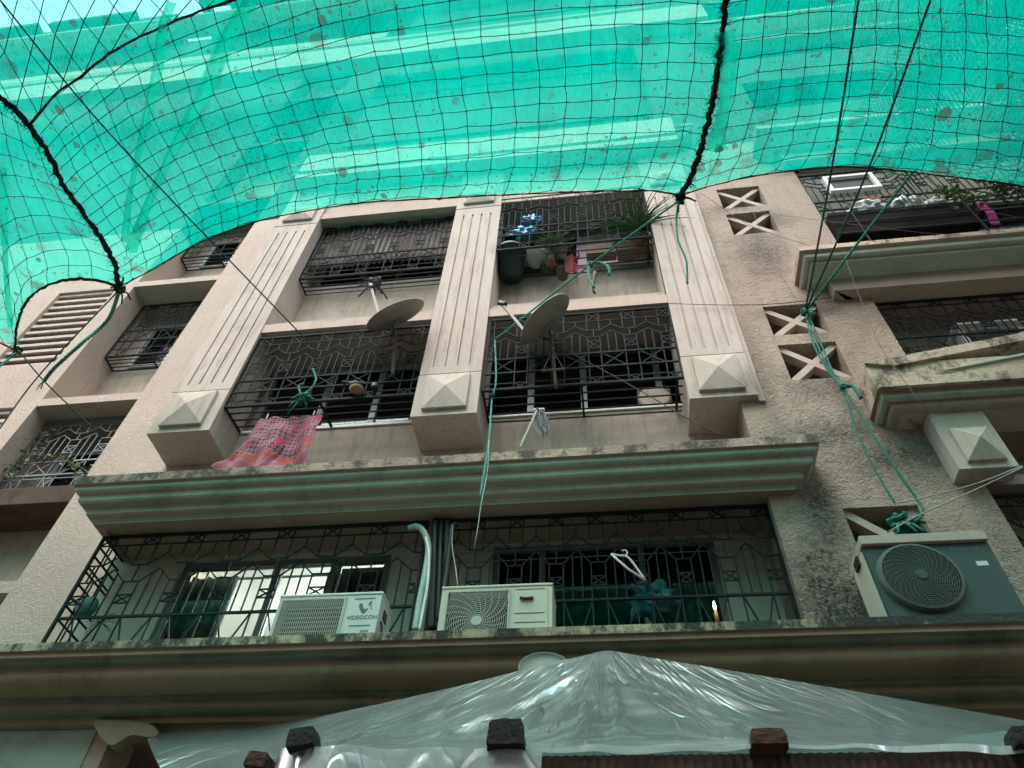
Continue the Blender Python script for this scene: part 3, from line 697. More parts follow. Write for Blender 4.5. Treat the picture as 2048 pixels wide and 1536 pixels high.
# the rest of the net, over and behind the camera
back = [Vector((x, -1.2, NZ+.1)) for x in (-7, -5, -2.5, 0, 3, 6)]
farR = list(far)+top3[1:]
m = MB(); a_ = cr(farR, 24); b_ = cr(back, 24)
m.grid(lambda u, v: lerp(a_[min(23, int(round(u*23)))], b_[min(23, int(round(u*23)))], v)+Vector((0,0,.012)), 23, 8); m.build('netting', m_shade, shade, smooth=True, uv=[((i%24)/23*6, (i//24)/8*3) for i in range(len(m.v))])
m = MB(); a_ = cr(lefA, 10)
m.grid(lambda u, v: lerp(a_[int(round(u*9))], a_[int(round(u*9))]+Vector((-4, -1.0, .1)), v)+Vector((0,0,.012)), 9, 4); m.build('netting', m_shade, shade, smooth=True, uv=[((i%10)/9, (i//10)/4) for i in range(len(m.v))])
# folds of doubled netting hanging as darker bands
def fold(pts, w):
    P = cr([N_(*p, NZ-.01) for p in pts], 24); m = MB()
    def fn(u, v):
        i = int(round(u*23)); t = (P[min(i+1, 23)]-P[max(i-1, 0)]).normalized(); n = Vector((-t.y, t.x, 0))
        return P[i]+n*(v-.5)*w*(1+.3*math.sin(u*7))+Vector((0,0,-.05*math.sin(v*math.pi)))
    m.grid(fn, 23, 6); m.build('fold', m_shade, shade, smooth=True, uv=[((i%24)/23*2, (i//24)/6*.2) for i in range(len(m.v))])
fold([(505,0),(455,75),(410,180),(350,290),(300,400),(262,500)], .10)
fold([(345,0),(325,60),(315,140),(290,250),(262,380),(250,480)], .07)
fold([(8,330),(10,450),(14,560),(22,650)], .06)
fold([(1448,60),(1452,180),(1430,300)], .16)
# safety net of dark twine below the shade net
safety = empty('safety_net', N_(1000, 200), 'dark square-mesh twine net slung under the green shade netting', 'safety net')
def twine(G, nu, nv, r=.0032, jit=.011, name='mesh_panel', edge=True):
    m = MB(); rnd = random.Random(nu*nv)
    J = {}
    for i in range(nu+1):
        for j in range(nv+1):
            p = sample(G, i/nu, j/nv); k = 2.5 if j == 0 else 1
            J[i, j] = p+Vector((rnd.uniform(-jit, jit)*k, rnd.uniform(-jit, jit)*k, -.004))
    def sagline(p, q, near):
        mid = (p+q)/2+Vector((rnd.uniform(-1,1)*jit*(1.5 if near else .5), rnd.uniform(-1,1)*jit*(1.5 if near else .5), -.01)); m.tube([p, mid, q], r, 4, cap=False)
    for i in range(nu+1):
        for j in range(nv+1):
            if i < nu: sagline(J[i, j], J[i+1, j], j < 3)
            if j < nv: sagline(J[i, j], J[i, j+1], j < 3)
            m.lathe(J[i, j], Vector((0,0,1)), [(0, -.008), (.009, 0), (0, .008)], 5)
    return m.build(name, m_roped, safety)
twine(P2, 29, 15); twine(P3, 26, 15); twine(P1, 13, 10)
def twine_diag(G, nu, nv):
    m = MB(); 
    for i in range(-nv, nu+nv):
        for s in (1, -1):
            for j in range(nv):
                u0 = (i+s*j*1.0)/nu; u1 = (i+s*(j+1)*1.0)/nu
                if 0 <= u0 <= 1 and 0 <= u1 <= 1: m.tube([sample(G, u0, j/nv), sample(G, u1, (j+1)/nv)], .0042, 4, cap=False)
    return m.build('mesh_panel', m_roped, safety)
twine_diag(P4, 24, 3)
def seam(pts, r, fz, name='seam_rope', par=None, mt=None, n=60):
    P = cr([p+Vector((0,0,-.02)) for p in pts], n); rnd = random.Random(int(r*1e4)+n); m = MB()
    P = [p+Vector((rnd.uniform(-1,1), rnd.uniform(-1,1), rnd.uniform(-1,1)))*r*.35 for p in P]
    m.tube(P, lambda t: r*(.82+.3*noise.noise(Vector((t*22, r*90, 0)))+.12*noise.noise(Vector((t*150, 1, 0)))), 7)
    for k in range(fz):
        i = rnd.randrange(1, n-1); d = Vector((rnd.uniform(-1,1), rnd.uniform(-1,1), rnd.uniform(-.6,.3)))
        m.tube([P[i], P[i]+d*r*1.6, P[i]+d*r*2.4+Vector((0,0,-r*.6))], .003, 4, r1=.0012)
    return m.build(name, mt or m_seam, par or safety, smooth=True)
seam(seamA+seamA2[1:], .031, 420, n=110); seam(ropeB, .014, 70, n=90); seam(seamC, .032, 420, n=90)
seam(edge2, .008, 60, 'edge_rope', n=90); seam(edge3, .008, 40, 'edge_rope', n=80); seam(edge1b, .018, 60, 'edge_rope', n=50); seam(edge1, .012, 10, 'edge_rope')
def knot(p, r, mt, par=None, name='knot', tails=5, seed=1):
    rnd = random.Random(seed); m = MB(); p = Vector(p)
    for k in range(7):
        c = [p+Vector((rnd.uniform(-1,1), rnd.uniform(-1,1), rnd.uniform(-1,1)))*r for _ in range(4)]
        m.tube(cr(c, 10), r*.28, 6)
    for k in range(tails):
        d = Vector((rnd.uniform(-1,1), rnd.uniform(-1,1), rnd.uniform(-1.2,.2))); m.tube([p, p+d*r*1.6, p+d*r*2.6+Vector((0,0,-r*.8))], r*.16, 5)
    return m.build(name, mt, par, smooth=True)
knot(N_(240,575), .06, m_seam, safety); knot(N_(1360,395), .05, m_seam, safety, seed=4); knot(N_(36,700), .035, m_seam, safety, seed=6)

# ------------------------------------------------------------------ ropes and wires
def rope(name, label, pts, r, mt, cat='rope', n=None, sag=0, twist=True, group=None, fr=0):
    P = [Vector(p) for p in pts]
    if sag and len(P) == 2: P = [lerp(P[0], P[1], t/12)+Vector((0,0,-sag*math.sin(math.pi*t/12))) for t in range(13)]
    n = n or max(8, int(sum((P[i+1]-P[i]).length for i in range(len(P)-1))*(40 if twist else 8)))
    Q = cr(P, n) if len(P) > 2 else [lerp(P[0], P[1], i/(n-1)) for i in range(n)]
    m = MB()
    if twist:
        for ph in (0, 2.094, 4.189):
            S = []
            for i, q in enumerate(Q):
                t = (Q[min(i+1, n-1)]-Q[max(i-1, 0)]).normalized(); a = Vector((0,1,0)) if abs(t.y) < .9 else Vector((1,0,0)); e1 = t.cross(a).normalized(); e2 = t.cross(e1)
                an = ph+i*1.1; S.append(q+(e1*math.cos(an)+e2*math.sin(an))*r*.5)
            m.tube(S, r*.62, 5)
    else: m.tube(Q, r, 6)
    if fr:
        rnd = random.Random(3)
        for k in range(fr):
            d = Vector((rnd.uniform(-1,1), rnd.uniform(-1,1), rnd.uniform(-2,0))); m.tube([Q[-1], Q[-1]+d*r*1.6, Q[-1]+d*r*3], r*.2, 4)
    o = m.build(name, mt, None, smooth=True); return tag(o, label, cat, group)
tieA = N_(240,578, NZ-.05); tieC = N_(1357,402, NZ-.06); tie0 = N_(38,702, NZ-.06)
c2b = A(990,680,4.64)
rope('guy_rope', 'long taut green rope from the net corner down to the middle second-floor grille', [tieC, A(1180,530,3.95), c2b], .011, m_rope2)
tag(knot(A(1180,530,3.95), .03, m_rope2, None, 'rope_knot', 0, 8), 'pale green knot tied midway along the taut rope', 'knot')
rope('rope_tail', 'short pale green rope end drooping left of the knot', [A(1178,530,3.95), A(1178,555,3.96), A(1188,575,3.97)], .016, m_rope2)
rope('rope_tail', 'short pale green rope end arching right of the knot', [A(1180,528,3.95), A(1200,525,3.95), A(1217,535,3.95), A(1218,550,3.96)], .016, m_rope2)
rope('hanging_rope', 'green rope hanging straight down beside the middle pilaster, frayed at its end', [c2b, A(992,760,4.62), A(984,800,4.62), A(978,880,4.45), A(962,985,4.18), A(960,998,4.18)], .0095, m_rope2, fr=14)
tag(knot(A(985,790,4.6), .025, m_rope, None, 'rope_knot', 1, 12), 'green knot where the hanging rope crosses the grille rail', 'knot')
rope('cord', 'thin pale string dangling below the frayed green rope', [A(978,880,4.44), A(975,940,4.3), A(962,1010,4.1), A(955,1060,4.05), A(948,1097,4.05)], .004, m_cord, 'string', twist=False)
rope('rope_tail', 'loose light green rope dangling from the net tie in front of the right pilaster', [tieC, A(1353,440,3.4), A(1356,480,3.42), A(1372,520,3.44), A(1375,567,3.45)], .010, m_rope2)
rope('guy_wire', 'thin dark line slanting from the upper left of the net to the left second-floor grille', [N_(-10,-12, NZ-.1), N_(240,290, 6.45), A(634,702,4.64)], .008, m_roped, 'line', twist=False)
rope('guy_rope', 'thin taut line from the left net knot down to the lower left edge', [tieA, A(77,752,4.6), A(-20,885,4.8)], .008, m_roped, 'line', twist=False)
rope('guy_rope', 'frayed thick green rope from the left net knot to the crossing of the lines', [tieA, A(215,640,4.45), A(160,690,4.5), A(110,735,4.6), A(88,762,4.7)], .022, m_rope, fr=6)
rope('guy_rope', 'thin line from the lowest net corner across to the left window grille', [tie0, A(88,762,4.7), A(184,855,5.3), A(205,880,5.6)], .008, m_roped, 'line', twist=False)
rope('rope_tail', 'pale green rope end leaving the lowest net corner towards the left', [tie0, A(25,712,4.5), A(5,728,4.5), A(-12,745,4.5)], .014, m_rope2)
X1 = A(1610,625,4.62)
rope('guy_rope', 'leftmost of the three green lines rising from the crossed opening', [X1, A(1664,335,3.0), N_(1717,0, 6.3)], .010, m_roped, twist=True)
rope('guy_rope', 'middle of the three green lines rising from the crossed opening', [X1, A(1738,335,3.0), N_(1861,0, 6.3)], .010, m_roped, twist=True)
rope('guy_rope', 'rightmost of the three green lines rising from the crossed opening', [X1, A(1825,345,3.35), N_(2100,0, 7.6)], .013, m_rope, twist=True)
tag(knot(A(1610,625,4.6), .04, m_rope, None, 'rope_knot', 5, 21), 'tangle of green rope tied on the brace of the crossed opening', 'knot')
for k, (dx, lab) in enumerate(((0, 'left'), (7, 'middle'), (15, 'right'))):
    rope('rope', f'{lab} strand of the green rope bundle down the roughcast wall', [A(1612+dx*.5,635,4.62), A(1628+dx,690,4.6), A(1655+dx*.6,740,4.6), A(1682,772,4.6)], .009, m_rope, group='strands of the green rope bundle')
tag(knot(A(1684,775,4.6), .027, m_rope, None, 'rope_knot', 3, 31), 'dark green knot below the pair of crossed openings', 'knot')
rope('rope_tail', 'green rope end curling out of the wall knot', [A(1686,773,4.6), A(1705,772,4.58), A(1716,785,4.56), A(1722,797,4.56)], .018, m_rope)
rope('hanging_rope', 'thin green rope running from the wall knot to the left of the lowest crossed opening', [A(1684,775,4.6), A(1720,880,4.62), A(1762,960,4.62), A(1791,1008,4.62)], .008, m_rope)
rope('hanging_rope', 'thick green rope running from the wall knot to the right of the lowest crossed opening', [A(1686,775,4.6), A(1740,860,4.6), A(1800,950,4.6), A(1832,995,4.6), A(1846,1020,4.58), A(1835,1040,4.56), A(1800,1050,4.56)], .011, m_rope)
tag(knot(A(1800,1045,4.6), .07, m_rope, None, 'rope_tangle', 8, 41), 'tangled green rope stuffed in the lowest crossed opening above the grey outdoor unit', 'rope')
rope('cord', 'upper of two pale cords running from the lowest opening to the right edge', [A(1790,1008,4.6), A(1870,990,4.58), A(1960,965,4.5), A(2044,932,4.5)], .005, m_cord, 'cord', twist=False)
rope('cord', 'lower of two pale cords running from the lowest opening to the right edge', [A(1775,1065,4.45), A(1838,1030,4.5), A(1950,980,4.5), A(2046,934,4.5)], .005, m_cord, 'cord', twist=False)
rope('wire', 'thin wire sagging across the roughcast wall below the upper crossed openings', [A(1400,385,4.55), A(1500,450,4.55), A(1640,498,4.3)], .003, m_wire, 'wire', twist=False)
rope('wire', 'thin wire from the upper crossed openings down to the middle crossed opening', [A(1505,420,4.6), A(1545,520,4.6), A(1605,618,4.6)], .0025, m_thin, 'wire', twist=False)
rope('wire', 'thin dark wire running level across the right pilaster and roughcast wall', [A(1338,607,4.58), A(1450,610,4.6), A(1560,607,4.66), A(1700,590,4.66)], .004, m_wire, 'wire', twist=False)
rope('wire', 'long thin wire crossing in front of the upper right balcony', [A(1480,420,4.5), A(1700,448,4.2), A(1880,468,4.1), A(2060,470,4.0)], .002, m_thin, 'wire', twist=False)
rope('wire', 'thin wire looping down across the middle right cornice', [A(1690,515,4.2), A(1722,600,4.3), A(1765,700,4.3), A(1830,790,4.2), A(1862,838,4.3)], .0025, m_thin, 'wire', twist=False)
rope('wire', 'black cable slanting from the right dish to the foot of the right pilaster', [A(1035,650,4.5), A(1130,700,4.6), A(1260,770,4.6), A(1400,850,4.55), A(1470,878,4.5)], .005, m_wire, 'cable', twist=False)
tag(knot(A(605,795,4.62), .055, m_rope, None, 'rope_tangle', 9, 51), 'bunch of green rope tangled on the left second-floor grille', 'rope')
rope('rope', 'green rope loop from the grille rail down to the tangled bunch', [A(626,738,4.62), A(632,760,4.6), A(620,780,4.6), A(603,788,4.6), A(598,772,4.6), A(608,768,4.6)], .013, m_rope)

# ------------------------------------------------------------------ outdoor air-conditioning units
def place(o, loc): o.location = loc
def spiral(m, cx, cz, y, R0, R1, rings, spokes, r, clip=None, sweep=1.0, z3=None):
    def seg(p, q):
        if clip:
            a, b, c, d = clip
            if not all(a <= s[0] <= b and c <= s[1] <= d for s in (p, q)): return
        m.bar((p[0], y, p[1]), (q[0], y, q[1]), r)
    for i in range(rings):
        rr = lerp(R0, R1, i/(rings-1)); n = max(24, int(rr*240))
        for k in range(n):
            a0, a1 = 2*math.pi*k/n, 2*math.pi*(k+1)/n
            seg((cx+rr*math.cos(a0), cz+rr*math.sin(a0)), (cx+rr*math.cos(a1), cz+rr*math.sin(a1)))
    for k in range(spokes):
        prev = None
        for i in range(15):
            t = i/14; rr = lerp(R0, R1, t); an = 2*math.pi*k/spokes+sweep*t
            p = (cx+rr*math.cos(an), cz+rr*math.sin(an))
            if prev: seg(prev, p)
            prev = p
def text(name, body, size, loc, mt, parent, sx=1.0, ext=.001, spacing=1.0):
    cu = bpy.data.curves.new(name, 'FONT'); cu.body = body; cu.size = size; cu.extrude = ext; cu.space_character = spacing
    o = bpy.data.objects.new(name+'_tmp', cu); scene.collection.objects.link(o)
    dg = bpy.context.evaluated_depsgraph_get(); me = bpy.data.meshes.new_from_object(o.evaluated_get(dg))
    bpy.data.objects.remove(o)
    w = bpy.data.objects.new(name, me); scene.collection.objects.link(w); me.materials.clear(); me.materials.append(mt)
    w.parent = parent; w.location = Vector(loc)-WL[parent.name]; w.rotation_euler = (R(90), 0, 0); w.scale = (sx, 1, 1); WL[w.name] = Vector(loc)
    return w
def ac_shell(x0, x1, y0, y1, z0, z1, mt, label, gx0, gx1, gz0, gz1, group=None, solid=False):
    o = empty('air_conditioner', ((x0+x1)/2, (y0+y1)/2, z0), label, 'outdoor unit', group)
    # front sheet with the fan opening, side sheets, top lid
    wallp(x0, x1, z0, z1-.022, y0, y0+.02, [] if solid else [(gx0, gx1, gz0, gz1)]).build('front_panel', mt, o, bevel=.004)
    m = MB(); m.box(x0, x0+.012, y0+.0205, y1, z0, z1-.023); m.box(x1-.012, x1, y0+.0205, y1, z0, z1-.023); m.box(x0+.0125, x1-.0125, y1-.01, y1, z0, z1-.023); m.box(x0+.0125, x1-.0125, y0+.0205, y1-.011, z0, z0+.01)
    m.build('casing', mt, o)
    MB().box(x0-.006, x1+.006, y0-.006, y1+.004, z1-.02, z1).build('lid', mt, o, bevel=.005)
    MB().box(x0+.014, x1-.014, y0+.12, y0+.13, z0+.012, z1-.024).build('fan_cavity', m_darkfan, o)
    cx, cz = (gx0+gx1)/2, (gz0+gz1)/2; b = MB()
    for k in range(3):
        a = k*2.094+.4; b.grid(lambda u, v: Vector((cx+lerp(.05, min(gx1-gx0, gz1-gz0)*.46, u)*math.cos(a+v*1.3), y0+.07+.035*v, cz+lerp(.05, min(gx1-gx0, gz1-gz0)*.46, u)*math.sin(a+v*1.3))), 6, 8)
    b.lathe((cx, y0+.06, cz), Vector((0,1,0)), [(0, 0), (.05, 0), (.05, .04)], 16); b.build('fan', m_black, o, smooth=True)
    return o
# left unit: slatted grille and printed logo
x0, x1, z0, z1 = -2.36, -1.60, 2.556, 3.035
ac = ac_shell(x0, x1, 4.33, 4.62, z0, z1, m_white, 'white outdoor unit with slatted grille and printed logo, left one on the long ledge', x0+.03, x0+.49, z0+.03, z1-.05)
m = MB(); gx0, gx1, gz0, gz1 = x0+.03, x0+.49, z0+.03, z1-.05
for i in range(32): m.bar((lerp(gx0, gx1, i/31), 4.322, gz0), (lerp(gx0, gx1, i/31), 4.322, gz1), .0042)
for i in range(12): m.bar((gx0, 4.327, lerp(gz0, gz1, i/11)), (gx1, 4.327, lerp(gz0, gz1, i/11)), .0035)
m.build('fan_grille', m_grillw, ac)
m = MB(); m.box(gx1, gx1+.018, 4.322, 4.3295, gz0, gz1); m.box(gx0-.018, gx0, 4.322, 4.3295, gz0, gz1); m.box(gx0-.018, gx1+.018, 4.322, 4.3295, gz1, gz1+.012); m.build('grille_frame', m_grillw, ac)
m = MB()
for zz_ in (z1-.055, z1-.27, z1-.36): m.box(x0+.565, x0+.715, 4.327, 4.3295, zz_, zz_+.004)
m.build('pressed_line', m_logo, ac)
def blob(cx, cz, rx, rz, rot, n=20):
    return [(cx+rx*math.cos(t)*math.cos(rot)-rz*math.sin(t)*math.sin(rot), 4.3285, cz+rx*math.cos(t)*math.sin(rot)+rz*math.sin(t)*math.cos(rot)) for t in [2*math.pi*i/n for i in range(n)]]
m = MB(); sx0 = x0+.62
V1 = [(sx0-.012, z1-.095), (sx0+.006, z1-.090), (sx0+.020, z1-.125), (sx0+.035, z1-.142), (sx0+.052, z1-.13), (sx0+.056, z1-.115), (sx0+.052, z1-.150), (sx0+.035, z1-.176), (sx0+.015, z1-.170), (sx0-.004, z1-.14), (sx0-.015, z1-.11)]
m.prism([(x, 4.3285, z) for x, z in V1], (0, .0012, 0)); m.prism(blob(sx0+.065, z1-.093, .009, .020, -.45), (0, .0012, 0)); m.build('logo_mark', m_logo, ac)
text('lettering', 'VIDEOCON', .042, (x0+.535, 4.3288, z1-.218), m_logo, ac, 1.0, spacing=1.02)
m = MB()
for k in range(5): m.box(x0+.655+k*.012, x0+.662+k*.012, 4.3275, 4.329, z1-.318, z1-.306+.004*(k%2))
m.box(x0+.69, x0+.705, 4.3275, 4.329, z1-.135, z1-.131); m.box(x0+.69, x0+.703, 4.3275, 4.329, z1-.115, z1-.111); m.build('small_print', m_logo, ac)
m = MB(); m.box(x1, x1+.008, 4.42, 4.50, z1-.16, z1-.09); m.build('side_handle', m_rust, ac); MB().tube(cr([(x1+.005, 4.4, z1-.2), (x1+.02, 4.4, z1-.26), (x1+.015, 4.41, z1-.36)], 10), .008, 6).build('service_cable', m_wire, ac)
# right unit: spiral wire grille
x0, x1, z0, z1 = -1.165, -.385, 2.556, 3.055
gx0, gx1, gz0, gz1 = x0+.05, x0+.475, z0+.03, z1-.055
ac = ac_shell(x0, x1, 4.33, 4.62, z0, z1, m_ivory, 'ivory outdoor unit with spiral wire grille, right one on the long ledge', gx0, gx1, gz0, gz1)
m = MB(); cx, cz = x0+.265, z1-.285; spiral(m, cx, cz, 4.324, .035, .40, 25, 22, .0038, (gx0, gx1, gz0, gz1), 1.1)
m.lathe((cx, 4.316, cz), Vector((0,1,0)), [(0, 0), (.036, 0), (.040, .008), (.040, .014)], 28); m.build('fan_grille', m_grillw, ac)
m = MB(); f_ = .012
m.box(gx0-f_, gx0, 4.320, 4.3295, gz0, gz1+f_); m.box(gx1, gx1+f_, 4.320, 4.3295, gz0, gz1+f_); m.box(gx0, gx1, 4.320, 4.3295, gz1, gz1+f_); m.build('grille_frame', m_grillw, ac)
m = MB(); m.box(gx1+.035, x1-.03, 4.324, 4.3295, z0+.02, z1-.04); m.build('side_cover', m_ivory, ac, bevel=.006)
m = MB()
for zz_ in (z1-.05, z1-.24, z1-.31): m.box(gx1+.05, x1-.05, 4.3218, 4.3236, zz_, zz_+.004)
m.build('pressed_line', m_rust, ac)
m = MB(); m.tube(cr([(gx1+.085, 4.318, z1-.118), (gx1+.11, 4.314, z1-.128), (gx1+.15, 4.314, z1-.128), (gx1+.175, 4.318, z1-.122)], 12), .011, 6); m.build('handle_recess', m_rust, ac, smooth=True)
# big unit on the right, its shade put into the dark grey of the metal
x0, x1, z0, z1 = 1.745, 2.545, 2.62, 3.30
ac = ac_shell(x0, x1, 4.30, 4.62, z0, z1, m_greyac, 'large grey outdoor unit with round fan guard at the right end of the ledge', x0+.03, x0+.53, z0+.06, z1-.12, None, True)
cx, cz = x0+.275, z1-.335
m = MB(); m.box(x0-.012, x1+.0, 4.27, 4.64, z1-.07, z1+.0); m.build('rain_cover', m_beam, ac, bevel=.004)
m = MB(); spiral(m, cx, cz, 4.262, .04, .232, 15, 26, .0042, None, 1.0)
m.lathe((cx, 4.30, cz), Vector((0,-1,0)), [(.262, 0), (.258, .02), (.248, .036), (.232, .038)], 64)
for k in range(90):
    a = 2*math.pi*k/90; m.bar((cx+.233*math.cos(a), 4.262, cz+.233*math.sin(a)), (cx+.258*math.cos(a), 4.298, cz+.258*math.sin(a)), .004)
m.build('fan_guard', m_grillb, ac); MB().lathe((cx, 4.252, cz), Vector((0,1,0)), [(0, 0), (.036, .0), (.042, .01)], 24).build('fan_hub', m_greyac, ac)
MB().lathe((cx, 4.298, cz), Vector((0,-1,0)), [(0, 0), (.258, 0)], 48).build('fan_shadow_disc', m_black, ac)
text('lettering', 'Panasonic', .048, (x0+.545, 4.2985, z1-.135), simple('teal_print', (.13,.22,.20), .6), ac, .95)
MB().box(x0+.66, x0+.73, 4.2965, 4.2995, z1-.26, z1-.225).build('rating_label', m_white, ac)
MB().box(x0-.014, x0-.002, 4.34, 4.60, z0, z1-.08).build('side_grip', m_ivory, ac); MB().box(x0-.03, x0-.0145, 4.40, 4.5, z1-.14, z1-.07).build('pipe_cover', m_black, ac)
# unit inside the right balcony
x0, x1, z0, z1 = 3.76, 4.6, 5.80, 6.36
ac = ac_shell(x0, x1, 4.90, 5.15, z0, z1, m_white, 'white outdoor unit behind the bars of the middle right balcony', x0+.05, x0+.56, z0+.04, z1-.04)
m = MB(); cx, cz = x0+.305, z0+.27; spiral(m, cx, cz, 4.894, .04, .25, 14, 18, .004, None, .9); m.build('fan_grille', m_grillb, ac)
MB().box(x0-.05, x1, 4.84, 5.16, z1+.002, z1+.03).build('rain_cover', m_white, ac)
# round pale unit back inside the right second-floor cage
o = empty('exhaust_cover', (.62, 5.0, 5.66), 'round pale fan cover behind the lowest bars of the right second-floor grille', 'fan cover')
MB().box(.45, .80, 5.16, 5.30, 5.71, 6.04).build('housing', m_card, o, bevel=.01)
MB().lathe((.62, 5.158, 5.88), Vector((0,-1,0)), [(.165, 0), (.165, .02), (.15, .03), (0, .035)], 36).build('round_cover', m_smooth, o, smooth=False)

# ------------------------------------------------------------------ satellite dishes
def dish(c, px_major, ndir, facing, label, arm_px, mast, D, kink):
    c = Vector(c); v = c.normalized(); dep = c.dot(_f); rad = px_major/2/FPX*dep
    s = (_r*ndir[0]+_u*ndir[1]).normalized(); n = (v*facing+s*math.sqrt(1-facing**2)).normalized()
    o = empty('satellite_dish', mast[-1], label, 'satellite dish')
    prof = [(rad*t, .14*rad*t*t) for t in [i/8 for i in range(9)]]
    MB().lathe(c-n*.1*rad, n, prof+[(rad*1.015, prof[-1][1]+.004), (rad*1.015, prof[-1][1]-.006)], 40).build('reflector', m_dish, o, smooth=True, solid=.004)
    arm_end = A(*arm_px, D+.02); low = c-(s*0)+ (_u*(-1)*rad*.3)
    e = A(*kink[1], D)
    m = MB(); m.bar(e, arm_end, .022, .03); m.build('feed_arm', m_steel, o)
    t = (arm_end-e).normalized(); lb = empty
    m = MB(); m.lathe(arm_end-t*.01, (c+n*.4*rad-arm_end).normalized(), [(0, -.05), (.022, -.05), (.022, .0), (.032, .01), (.032, .05), (0, .05)], 14)
    m.obox(arm_end+t*.01, t, _r, t.cross(_r).normalized(), .03, .02, .02); m.build('receiver', m_black, o)
    m = MB(); bk = c-n*.14*rad
    m.obox(bk, n, s.cross(n).normalized(), s, .02, .06, .035); m.bar(bk, mast[0], .05, .03); m.build('bracket', m_steel, o)
    MB().tube(cr(mast, 16), .019, 10).build('mast', m_rust, o, smooth=True)
    return n
dish(A(792,632,4.38), 122, (-.44, .9), .20, 'grey satellite dish in front of the left second-floor grille, tilted skyward', (742,572), [A(788,655,4.48), A(790,690,4.55), A(785,752,4.64)], 4.36, (None, (760,637)))
dish(A(1092,640,4.36), 128, (-.72, .68), .36, 'grey satellite dish in front of the middle second-floor grille, on a bent pole', (1003,607), [A(1098,655,4.46), A(1104,690,4.55), A(1112,776,4.64)], 4.34, (None, (1047,660)))
o = MB().lathe(A(1090,1345,3.95), (_u+_f*-.25).normalized(), [(.0, .0), (.12, .005), (.15, .02), (.155, .03)], 40).build('disc', m_dish, None, smooth=True, solid=.006)
o.name = 'dish_rim'; tag(o, 'curved greenish rim of a dish poking above the plastic sheet', 'dish')
o = MB().bar(A(1082,742,4.60), A(1130,738,4.60), .022, .03).build('swing_bar', m_rust); tag(o, 'short rusty bar hanging on two strings behind the dish pole', 'bar')
for k, (a, b) in enumerate((((1087,738),(1103,705)), ((1126,736),(1108,705)))):
    rope('string', f"{'left' if k == 0 else 'right'} string holding the short rusty bar behind the dish pole", [A(*a,4.60), A(*b,4.62)], .003, m_cord, 'string', twist=False, n=4)

# ------------------------------------------------------------------ pipes between the two units
def tubeobj(name, label, pts, r, mt, cat, n=40, wrap=False):
    Q = cr(pts, n); m = MB(); m.tube(Q, (lambda t: r*(1+.08*math.sin(t*170))) if wrap else r, 10); return tag(m.build(name, mt, smooth=True), label, cat)
tubeobj('insulated_pipe', 'taped pale green insulated pipe bending over the first-floor grille', [A(818,1057,4.72), A(835,1053,4.70), A(850,1068,4.68), A(857,1100,4.66), A(850,1150,4.62), A(840,1200,4.6), A(830,1262,4.55)], .026, m_hose, 'pipe', 60, True)
tubeobj('drain_hose', 'thin white drain hose beside the taped pipe', [A(852,1075,4.64), A(858,1105,4.62), A(856,1160,4.60), A(848,1210,4.58), A(838,1262,4.55)], .012, m_white, 'hose')
for k, (a, r, lab) in enumerate(((868, .030, 'thickest'), (880, .022, 'second'), (893, .026, 'third'))):
    tubeobj('downpipe', f'{lab} black pipe of the bundle between the two ledge units', [A(a+3,1040,4.76), A(a+1,1100,4.75), A(a-2,1180,4.74), A(a-5,1260,4.72)], r, m_black, 'pipe')
tubeobj('cable_loop', 'black cable loop hanging right of the pipe bundle', [A(915,1050,4.72), A(905,1052,4.70), A(900,1090,4.70), A(893,1150,4.70), A(878,1240,4.68)], .024, m_black, 'cable')
rope('cord', 'thin white cable drooping to the ivory outdoor unit', [A(906,1050,4.68), A(904,1090,4.6), A(912,1140,4.5), A(915,1176,4.4)], .004, m_cord, 'cable', twist=False)

# ------------------------------------------------------------------ laundry cloth
m_cloth, nt, N, L, P = mat('printed_red_cloth'); P.inputs['Roughness'].default_value = .85
u = N.new('ShaderNodeUVMap'); mp = N.new('ShaderNodeMapping'); mp.inputs['Scale'].default_value = (20, 16, 1); L.new(u.outputs[0], mp.inputs[0])
vo = N.new('ShaderNodeTexVoronoi'); vo.inputs['Scale'].default_value = 1; vo.inputs['Randomness'].default_value = .0; L.new(mp.outputs[0], vo.inputs['Vector'])
r1 = N.new('ShaderNodeValToRGB'); r1.color_ramp.interpolation = 'CONSTANT'; e = r1.color_ramp.elements
e[0].color = (.09,.010,.026,1); e[1].position = .2; e[1].color = (.30,.17,.19,1); x = e.new(.36); x.color = (.09,.010,.035,1)
L.new(vo.outputs['Distance'], r1.inputs[0])
mp2 = N.new('ShaderNodeMapping'); mp2.inputs['Scale'].default_value = (5, 4, 1); L.new(u.outputs[0], mp2.inputs[0])
v3 = N.new('ShaderNodeTexVoronoi'); v3.inputs['Scale'].default_value = 1; L.new(mp2.outputs[0], v3.inputs['Vector'])
r3 = N.new('ShaderNodeValToRGB'); r3.color_ramp.interpolation = 'CONSTANT'; r3.color_ramp.elements[0].color = (1,1,1,1); r3.color_ramp.elements[1].position = .30; r3.color_ramp.elements[1].color = (0,0,0,1); L.new(v3.outputs['Distance'], r3.inputs[0])
mx = N.new('ShaderNodeMix'); mx.data_type = 'RGBA'; L.new(r3.outputs[0], mx.inputs[0]); L.new(r1.outputs[0], mx.inputs[6]); mx.inputs[7].default_value = (.27,.008,.03,1)
su = N.new('ShaderNodeSeparateXYZ'); L.new(u.outputs[0], su.inputs[0])
r4 = N.new('ShaderNodeValToRGB'); r4.color_ramp.interpolation = 'CONSTANT'; e = r4.color_ramp.elements; e[0].color = (.27,.085,.13,1); e[1].position = .26; e[1].color = (.25,.03,.02,1); x = e.new(.36); x.color = (0,0,0,1)
